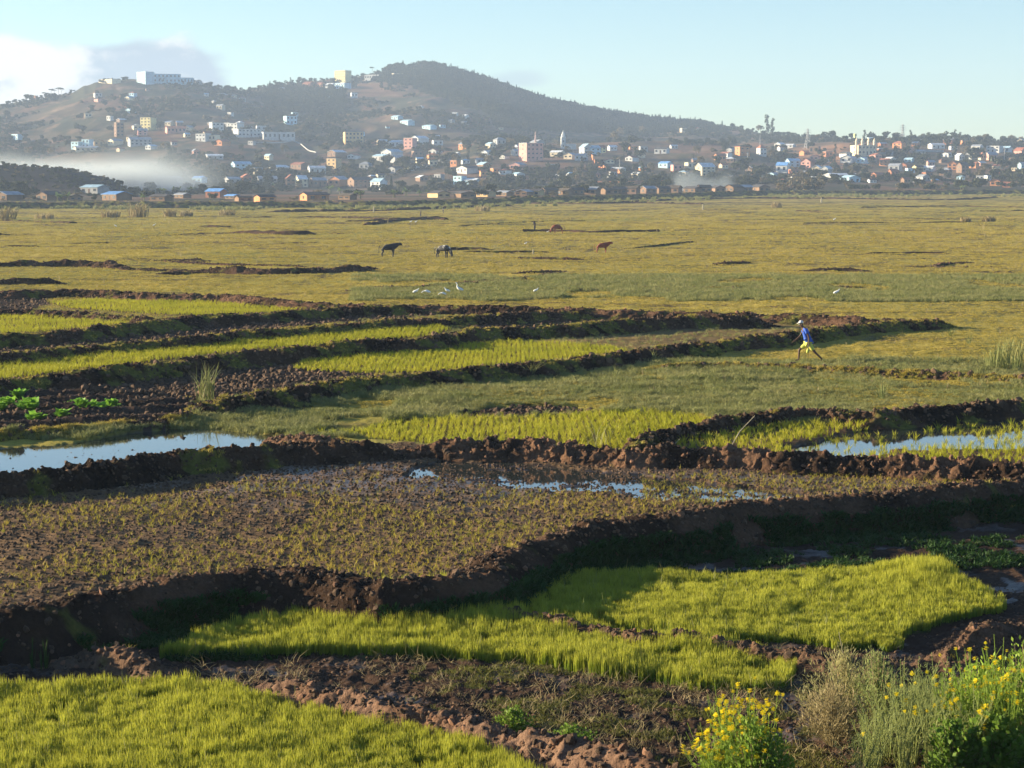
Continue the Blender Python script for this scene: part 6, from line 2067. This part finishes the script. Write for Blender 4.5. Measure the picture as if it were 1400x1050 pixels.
cow(531, 351, 'cow_black', 'black cow standing with raised head, leftmost of the cattle', 1, False, 1.0)
cow(605, 352, 'cow_patched', 'black and white cow grazing right of the black one', 1, True, 0.95, -0.5)
cow(763, 320, 'cow_red', 'farther reddish brown cow grazing beside the bending person', -1, True, 1.0)
cow(823, 345, 'cow_red', 'nearer reddish brown cow with its head up, rightmost of the cattle', 1, False, 0.85)


def egret(px, py, label, k=1.0, face=-1, pose='up', yaw=0.0):
    P = hit(px, py); P.z = zat(P.x, P.y)
    r_ = empty('egret', P, (0 if face > 0 else math.pi) + yaw); r_.scale = (k, k, k)
    tag(r_, label, 'egret')
    if pose == 'up':
        nk = [(.16, 0, .60), (.12, 0, .72), (.20, 0, .84), (.27, 0, .86)]
    elif pose == 'low':
        nk = [(.22, 0, .46), (.32, 0, .44), (.40, 0, .36), (.46, 0, .32)]
    else:
        nk = [(.14, 0, .54), (.15, 0, .60), (.20, 0, .64), (.26, 0, .64)]
    V = [(-.28, 0, .34), (-.12, 0, .40), (.06, 0, .47)] + nk
    skin('body', V, [(i, i + 1) for i in range(6)], [.03, .10, .10, .045, .03, .035, .022], 'feather_white', r_, root=1, sub=1)
    h = nk[-1]
    mb = MB(); mb.tube([h, (h[0] + .13, 0, h[2] - .03)], [.014, .004], 5); mb.build('beak', 'beak_yellow', r_)
    for sy in (-.04, .04):
        mb = MB(); mb.tube([(-.02, sy, .38), (-.04, sy, .2), (-.01, sy, -.03)], .011, 4); mb.build('leg', 'bird_leg', r_)


egret(628, 404, 'tallest white egret with its neck stretched up', 1.0, -1, 'up')
egret(569, 405, 'white egret at the left end of the group', 0.85, 1, 'mid')
egret(584, 406, 'white egret bending low, second of the group', 0.85, -1, 'low')
egret(606, 407, 'small white egret crouching below the upright pair', 0.75, -1, 'low')
egret(611, 404, 'white egret leaning forward left of the tallest one', 0.8, -1, 'mid')
egret(733, 404, 'single pale egret standing right of the bird group', 0.7, 1, 'mid')
egret(1144, 408, 'white egret alone on the pasture above the walking person', 0.85, 1, 'mid')
egret(719, 336, 'tiny white bird on the pasture below the bending person', 0.7, 1, 'mid')
egret(749, 320, 'tiny white bird left of the farther red cow', 0.7, 1, 'mid')
egret(562, 306, 'left one of two tiny white birds near the dug strip', 1.0, 1, 'mid')
egret(569, 306, 'right one of two tiny white birds near the dug strip', 1.0, 1, 'mid')
egret(211, 311, 'tiny white bird at the far left end of the plain', 1.0, 1, 'mid')
egret(158, 312, 'tiny white bird leftmost on the plain', 1.0, -1, 'mid')
egret(1141, 303, 'tiny white bird far out on the right plain', 1.1, 1, 'mid')

# stakes
plain('pale_wood', (0.42, 0.36, 0.24), 0.8, 0.3, 8.0)


def stake(px, py, hpx, lean, label, r0=0.02, mat='pale_wood', nm='stake', cat='stake'):
    P = hit(px, py); P.z = zat(P.x, P.y); sc = 2727 / P.y; h = hpx / sc
    mb = MB(); mb.tube([(0, 0, -0.15), (lean * 0.45, 0, h * 0.5), (lean, 0, h)], [r0, r0 * 0.9, r0 * 0.6], 6)
    o = mb.build(nm, mat); o.location = P; tag(o, label, cat)


stake(995, 612, 44, 0.75, 'thin leaning pale stake in the flooded rice at the right', 0.014)
stake(511, 290, 8, 0, 'pale post on the far edge of the pasture at the left', 0.25)
stake(961, 287, 8, 0, 'pale post on the far edge of the pasture right of middle', 0.25)
stake(729, 347, 6, 0, 'short pale post on the pasture left of the nearer red cow', 0.10)
stake(1123, 277, 7, 0, 'pale post near the dike at the right', 0.3)
stake(1158, 930, 68, -0.14, 'thin tan stick rising from the dry bush', 0.006)
stake(914, 612, 16, -0.4, 'bent dry stick lying over the bund end, left piece', 0.012)
stake(917, 613, 14, 0.25, 'bent dry stick lying over the bund end, right piece', 0.012)


# ------------------------------------------------------------------ reeds, lettuces
def clump(px, py, hpx, n_, spread, mat, label, cat, seed, bend=0.25, width=0.012, nm='reed_clump', group=None):
    P = hit(px, py); P.z = zat(P.x, P.y); sc = 2727 / P.y
    t_ = tuft(nm, mat, n_, hpx / sc, spread, bend, width, seed, 0.5)
    link(t_); t_.location = P; tag(t_, label, cat, group)
    return t_


clump(281, 552, 50, 60, 0.28, 'reed_leaf', 'tall reed clump standing on the bund corner at the left', 'reeds', 1, 0.45, 0.013)
for i, (px, py, h_, lb) in enumerate([(1373, 502, 42, 'tallest reed clump near the right edge'), (1360, 505, 34, 'reed clump left of the tallest one near the right edge'), (1392, 498, 36, 'reed clump cut by the right edge'), (1384, 506, 24, 'short reed tuft in front of the right edge reeds')]):
    clump(px, py, h_, 60, 0.35, 'reed_leaf', lb, 'reeds', 10 + i, 0.35, 0.014, group='reeds near the right edge')
for i, (px, py, h_, lb) in enumerate([(500, 537, 18, 'leaning grass tuft, leftmost on the front bund of the banked plots'), (543, 531, 24, 'leaning tall grass tuft on the front bund, beside the leftmost one'), (592, 526, 22, 'forked grass tuft in the middle of the front bund'), (628, 522, 18, 'small grass tuft on the front bund'),
                                      (727, 516, 28, 'tall thin grass tuft under the right part of the front bund'), (842, 516, 24, 'thin grass tuft standing in the rough pasture'), (435, 545, 18, 'grass tuft left of the leaning ones'), (1205, 545, 30, 'tall thin weeds in the rough pasture at the right'),
                                      (895, 497, 18, 'pale grass tuft on the bund right of middle'), (1300, 460, 14, 'dry grass tuft at the tip of the long bund'), (1325, 470, 14, 'dry grass tuft right of the bund tip'), (820, 606, 40, 'dense olive weeds in the rice plot above the bund')]):
    clump(px, py, h_, 22, 0.10 if i < 11 else 0.4, 'reed_leaf', lb, 'grass tuft', 30 + i, 0.9, 0.010, 'grass_clump', 'tall grass tufts')
for i, (px, py, h_) in enumerate([(45, 918, 40), (58, 920, 46), (64, 918, 36)]):
    clump(px, py, h_, 4, 0.03, 'weed_leaf', ['left', 'middle', 'right'][i] + ' one of three upright shoots in the shade at the left', 'grass shoot', 60 + i, 0.15, 0.012, 'grass_shoot', 'upright shoots in the shade')
for i, (px, h_, w_) in enumerate([(190, 18, 1), (152, 10, 1), (232, 10, .8), (255, 8, .8), (8, 16, 1), (60, 8, 1), (310, 8, 1), (660, 8, 1), (1062, 8, .8), (1352, 7, .6), (1320, 6, .45)]):
    py = np.interp(px, [0, 700, 1400], [300, 288, 280]) if px < 1300 else 303
    clump(px, py, h_, 90, 2.2 * w_, 'dry_leaf', ['tall pale dry bush', 'low pale dry bush', 'small dry tuft', 'tiny dry tuft', 'pale reeds', 'low pale weeds', 'dry weeds', 'yellowish bush', 'green yellow tuft', 'pale weeds', 'sparse weeds'][i] + ' near the dike ' +
          ['left of the long grey hall', 'below the open blue roofed house', 'below the banana clumps', 'below the grey hut', 'at the left edge', 'below the first banana clump', 'below the bright blue roof', 'below the orange brown tree', 'below the vivid blue roof', 'far out at the right', 'left of the pale weeds at the right'][i], 'bush', 80 + i, 0.5, 0.12, 'dry_bush', 'dry bushes before the dike')

leafy('lettuce_leaf', (0.14, 0.30, 0.03), (0.22, 0.40, 0.05), 0.4)


def lettuce(px, py, wpx, label, seed):
    P = hit(px, py); P.z = zat(P.x, P.y); sc = 2727 / P.y
    R_ = wpx / sc / 2 * 1.5
    r_ = empty('lettuce', P, 0); tag(r_, label, 'lettuce', 'lettuces in the garden beds')
    r = random.Random(seed)
    for j in range(22):
        a = r.uniform(0, 6.283); t = r.uniform(0.25, 1.0); hz_ = r.uniform(0.4, 1.0)
        mb = MB(); vs = []; fs = []
        nn_ = 5
        for i in range(nn_):
            f = i / (nn_ - 1)
            ww = R_ * 0.42 * math.sin(math.pi * (0.15 + 0.75 * f))
            rr = R_ * t * f; z = R_ * hz_ * math.sin(f * (2.2 - t)) + 0.02
            for s_ in (-1, 0, 1):
                wv = ww * s_ + r.uniform(-.02, .02)
                vs.append((math.cos(a) * rr - math.sin(a) * wv, math.sin(a) * rr + math.cos(a) * wv, z + abs(s_) * ww * 0.35 * r.uniform(.4, 1.4)))
        for i in range(nn_ - 1):
            b = i * 3; fs += [(b, b + 1, b + 4, b + 3), (b + 1, b + 2, b + 5, b + 4)]
        mb.add(vs, fs); mb.build('leaf', 'lettuce_leaf', r_)


for i, (px, py, w_, lb) in enumerate([(12, 555, 26, 'large lettuce in the back row at the left edge'), (26, 550, 20, 'lettuce behind the large one at the left edge'), (2, 563, 16, 'lettuce cut by the left edge'), (40, 562, 30, 'wide lettuce right of the left edge ones'),
                                      (84, 571, 20, 'single lettuce in the middle of the garden'), (48, 577, 24, 'lowest lettuce in the front bed'), (112, 565, 18, 'lettuce at the left of the right hand clump'), (124, 562, 20, 'second lettuce of the right hand clump'),
                                      (138, 560, 22, 'third lettuce of the right hand clump'), (153, 558, 24, 'lettuce at the right end of the right hand clump'), (98, 551, 16, 'faint lettuce in the back bed')]):
    lettuce(px, py + 6, w_, lb, i)

# scrap: two pale scraps on the bund
plain('pale_scrap', (0.6, 0.55, 0.5), 0.7, 0.2, 9.0)

# ------------------------------------------------------------------ foreground plants on the bank
leafy('mustard_leaf', (0.16, 0.26, 0.035), (0.28, 0.38, 0.05), 0.4)
leafy('mustard_flower', (0.80, 0.66, 0.02), (0.95, 0.80, 0.04), 0.45)
leafy('feather_leaf', (0.20, 0.25, 0.08), (0.34, 0.37, 0.12), 0.35)
leafy('tan_twig', (0.22, 0.18, 0.09), (0.32, 0.26, 0.13), 0.25)
leafy('tan_leaf', (0.26, 0.25, 0.10), (0.40, 0.36, 0.16), 0.3)
leafy('broad_leaf', (0.07, 0.14, 0.02), (0.16, 0.25, 0.03), 0.3)
FL = None
mb = MB(); r = random.Random(5)
for i in range(16):
    a = r.uniform(0, 6.28); q = r.uniform(0, .022); z = r.uniform(-.012, .022)
    c = Vector((q * math.cos(a), q * math.sin(a), z)); s = .013
    for j in range(4):
        t = j * math.pi / 2 + a
        mb.add([c, c + Vector((math.cos(t - .5) * s, math.sin(t - .5) * s, .003)), c + Vector((math.cos(t) * s * 1.3, math.sin(t) * s * 1.3, .001)), c + Vector((math.cos(t + .5) * s, math.sin(t + .5) * s, .003))], [(0, 1, 2, 3)])
FL = mb.mesh('flower_head', 'mustard_flower')


def ground_at(px, dist):
    X_ = (px - 700) / 2713 * dist
    return Vector((X_, dist, zat(X_, dist)))


def mustard(px, dist, top_py, n_st, spread, label, seed, leaf_mat='mustard_leaf', nfl=1.0, feath=False):
    P = ground_at(px, dist)
    ztop = H - (top_py - 255) / 2727 * dist
    h = max(0.4, ztop - P.z)
    r_ = empty('mustard_plant', P, 0); tag(r_, label, 'mustard plant', 'yellow flowering plants in the foreground')
    r = random.Random(seed)
    sb = MB(); lb = MB(); heads = []
    for s in range(n_st):
        a = r.uniform(0, 6.28); q = spread * r.uniform(0.2, 1)
        hh_ = h * r.uniform(0.62, 1.0)
        top = Vector((q * math.cos(a), q * math.sin(a), hh_)); mid = Vector((top.x * 0.4, top.y * 0.4, hh_ * 0.55))
        base = Vector((top.x * 0.12, top.y * 0.12, -0.05))
        sb.tube([base, mid, top], [.006, .0045, .0025], 4)
        heads.append(top)
        for k in range(3):
            f = r.uniform(0.55, 0.9); b0 = mid.lerp(top, (f - .5) * 2) if f > .5 else mid
            aa = r.uniform(0, 6.28); l = r.uniform(.06, .16)
            tip = b0 + Vector((math.cos(aa) * l * .6, math.sin(aa) * l * .6, l))
            sb.tube([b0, tip], [.003, .002], 3)
            if r.random() < 0.75: heads.append(tip)
        nl = 60 if feath else 30
        for k in range(nl):
            f = r.random() ** 1.0
            b0 = base.lerp(mid, f * 2) if f < .5 else mid.lerp(top, (f - .5) * 2)
            aa = r.uniform(0, 6.28); l = (r.uniform(.03, .08) if feath else r.uniform(.05, .14) * (1.15 - f)); ww = l * (0.10 if feath else 0.26)
            d = Vector((math.cos(aa), math.sin(aa), r.uniform(-.2, .8))).normalized(); sd = d.cross(Vector((0, 0, 1))).normalized() * ww
            lb.add([b0, b0 + d * l * .5 + sd, b0 + d * l + Vector((0, 0, -l * .25)), b0 + d * l * .5 - sd], [(0, 1, 2, 3)])
    sb.build('stem', leaf_mat, r_)
    lb.build('leaves', leaf_mat, r_)
    r.shuffle(heads)
    for t in heads[:int(len(heads) * nfl * 0.7)]:
        o = bpy.data.objects.new('flower_head', FL); link(o, r_); o.location = t; k = r.uniform(.7, 1.25); o.scale = (k, k, k * 1.2); o.rotation_euler = (r.uniform(-.5, .5), r.uniform(-.5, .5), r.uniform(0, 6))


mustard(1000, 24.5, 948, 9, .30, 'tall yellow flowering mustard plant at the bottom, left of the group', 1)
mustard(1035, 24.4, 940, 10, .30, 'tallest yellow mustard plant in the bottom middle', 2)
mustard(1062, 24.2, 965, 9, .30, 'yellow mustard plant at the right of the bottom group', 3)
mustard(975, 24.0, 1000, 8, .22, 'low yellow mustard plant at the left of the bottom group', 4)
mustard(1030, 23.6, 1000, 14, .42, 'bushy low mustard plant in front of the bottom group', 5)
mustard(1345, 26.0, 900, 9, .35, 'mustard plant with scattered flowers at the right, behind the green thicket', 11, nfl=.45)
mustard(1385, 25.4, 880, 12, .35, 'tallest mustard plant by the right edge', 12, nfl=.5)
mustard(1310, 25.0, 925, 10, .35, 'slender mustard plant left of the right edge thicket', 13, nfl=.4)
mustard(1365, 24.5, 925, 16, .45, 'dense yellow green mustard plant near the right edge', 14, nfl=.4)
mustard(1400, 24.2, 900, 16, .4, 'dense mustard plant cut by the right edge', 15, nfl=.4)
mustard(1250, 25.0, 905, 14, .30, 'feathery grey green plant rising left of the right thicket', 16, 'feather_leaf', .08, True)
mustard(1215, 25.0, 965, 14, .35, 'low feathery grey green plant beside the tan bush', 17, 'feather_leaf', .05, True)
mustard(1285, 24.6, 935, 18, .40, 'wide feathery grey green plant with a few flowers', 18, 'feather_leaf', .16, True)
mustard(1250, 24.2, 980, 20, .45, 'feathery plant in front at the bottom right', 19, 'feather_leaf', .06, True)
mustard(1330, 24.0, 985, 20, .45, 'feathery plant at the foot of the mustard thicket', 20, 'feather_leaf', .10, True)
mustard(1190, 24.0, 1015, 14, .35, 'small feathery plant at the bottom edge', 21, 'feather_leaf', .03, True)

for i, (px, d_, tp, nst, nf, ft, lb) in enumerate([
    (1010, 24.0, 962, 14, 1.0, False, 'crowded mustard plant in the core of the bottom group'), (1050, 23.9, 985, 14, 1.0, False, 'crowded low mustard plant right in the bottom group'), (985, 23.8, 1010, 12, 1.0, False, 'small mustard plant at the bottom edge left of the group'),
    (1230, 25.4, 930, 18, .05, True, 'fine feathery plant just behind the tallest grey green one'), (1265, 25.2, 915, 18, .08, True, 'tall fine feathery plant in the middle of the right corner'), (1300, 25.6, 905, 16, .25, True, 'tall feathery plant with a few flowers right of the middle one'),
    (1205, 24.6, 990, 20, .03, True, 'low broad feathery plant in front of the tan hummock'), (1335, 25.0, 915, 18, .35, False, 'leafy mustard plant inside the right thicket'), (1380, 25.0, 895, 18, .4, False, 'leafy tall mustard plant inside the thicket at the right edge'),
    (1350, 24.2, 960, 18, .3, True, 'feathery plant in front of the right thicket')]):
    mustard(px, d_, tp, nst, .4, lb, 50 + i, 'feather_leaf' if ft else 'mustard_leaf', nf, ft)


def shrub(px, dist, top_py, wpx, mat, label, seed, n_b=420, leafw=.25, ll=.07):
    P = ground_at(px, dist); sc = 2727 / dist
    h = max(.3, H - (top_py - 255) / 2727 * dist - P.z); R_ = wpx / sc / 2
    r_ = empty('shrub', P, 0); tag(r_, label, 'shrub'); r = random.Random(seed)
    sb = MB(); lb = MB()
    for s in range(90):
        a = r.uniform(0, 6.28); th = r.uniform(0, 1.65)
        q_ = r.uniform(.85, 1.05); tip = Vector((R_ * math.sin(th) * math.cos(a) * q_, R_ * math.sin(th) * math.sin(a) * q_, h * (.30 + .70 * math.cos(th)) * q_))
        sb.tube([(0, 0, -.05), tip * .5 + Vector((0, 0, h * .1)), tip], [.006, .004, .002], 3)
        for k in range(n_b // 12):
            f = r.uniform(.35, 1.02); b0 = Vector((0, 0, 0)).lerp(tip, f) + Vector((r.gauss(0, .03), r.gauss(0, .03), r.gauss(0, .03) + h * .1 * (1 - f)))
            d = (tip.normalized() + Vector((r.gauss(0, .6), r.gauss(0, .6), r.gauss(0, .6)))).normalized(); l = ll * r.uniform(.5, 1.3)
            sd = d.cross(Vector((r.random(), r.random(), r.random()))).normalized() * l * leafw
            lb.add([b0, b0 + d * l * .5 + sd, b0 + d * l, b0 + d * l * .5 - sd], [(0, 1, 2, 3)])
    sb.build('stem', 'tan_twig', r_); lb.build('leaves', mat, r_)


shrub(1165, 27.2, 903, 135, 'tan_leaf', 'rounded tan dry bush right of the low bund', 1, 560, .10, .07)
shrub(1215, 26.6, 905, 80, 'feather_leaf', 'olive bush right behind the tan dry bush', 2, 500, .12, .06)
shrub(1150, 26.3, 955, 105, 'tan_twig', 'drooping dry grass hummock below the tan bush', 3, 420, .07, .09)
shrub(1275, 26.4, 950, 150, 'feather_leaf', 'wide pale green bush behind the feathery plants at the right', 9, 700, .14, .07)
shrub(1360, 25.6, 925, 150, 'mustard_leaf', 'sunlit yellow green bush under the right mustard flowers', 10, 700, .25, .06)
shrub(1420, 25.0, 900, 130, 'mustard_leaf', 'yellow green bush cut by the right edge', 11, 600, .25, .06)
shrub(1030, 24.0, 1000, 140, 'mustard_leaf', 'yellow green leaves round the foot of the bottom mustard group', 12, 600, .25, .06)
shrub(1375, 24.0, 1000, 120, 'broad_leaf', 'dark broad leaved shrub in the bottom right corner', 4, 420, .45, .07)
shrub(1320, 23.8, 1010, 90, 'broad_leaf', 'dark leafy shrub left of the bottom right corner', 5, 360, .4, .06)
shrub(1040, 23.6, 1020, 120, 'broad_leaf', 'dark green leaves under the bottom mustard plants', 6, 360, .35, .06)
shrub(700, 27.3, 990, 60, 'broad_leaf', 'low green weeds at the edge of the bottom left seedlings', 7, 240, .3, .045)
shrub(780, 26.2, 1015, 80, 'broad_leaf', 'low round leaved weeds at the bottom middle', 8, 260, .4, .04)
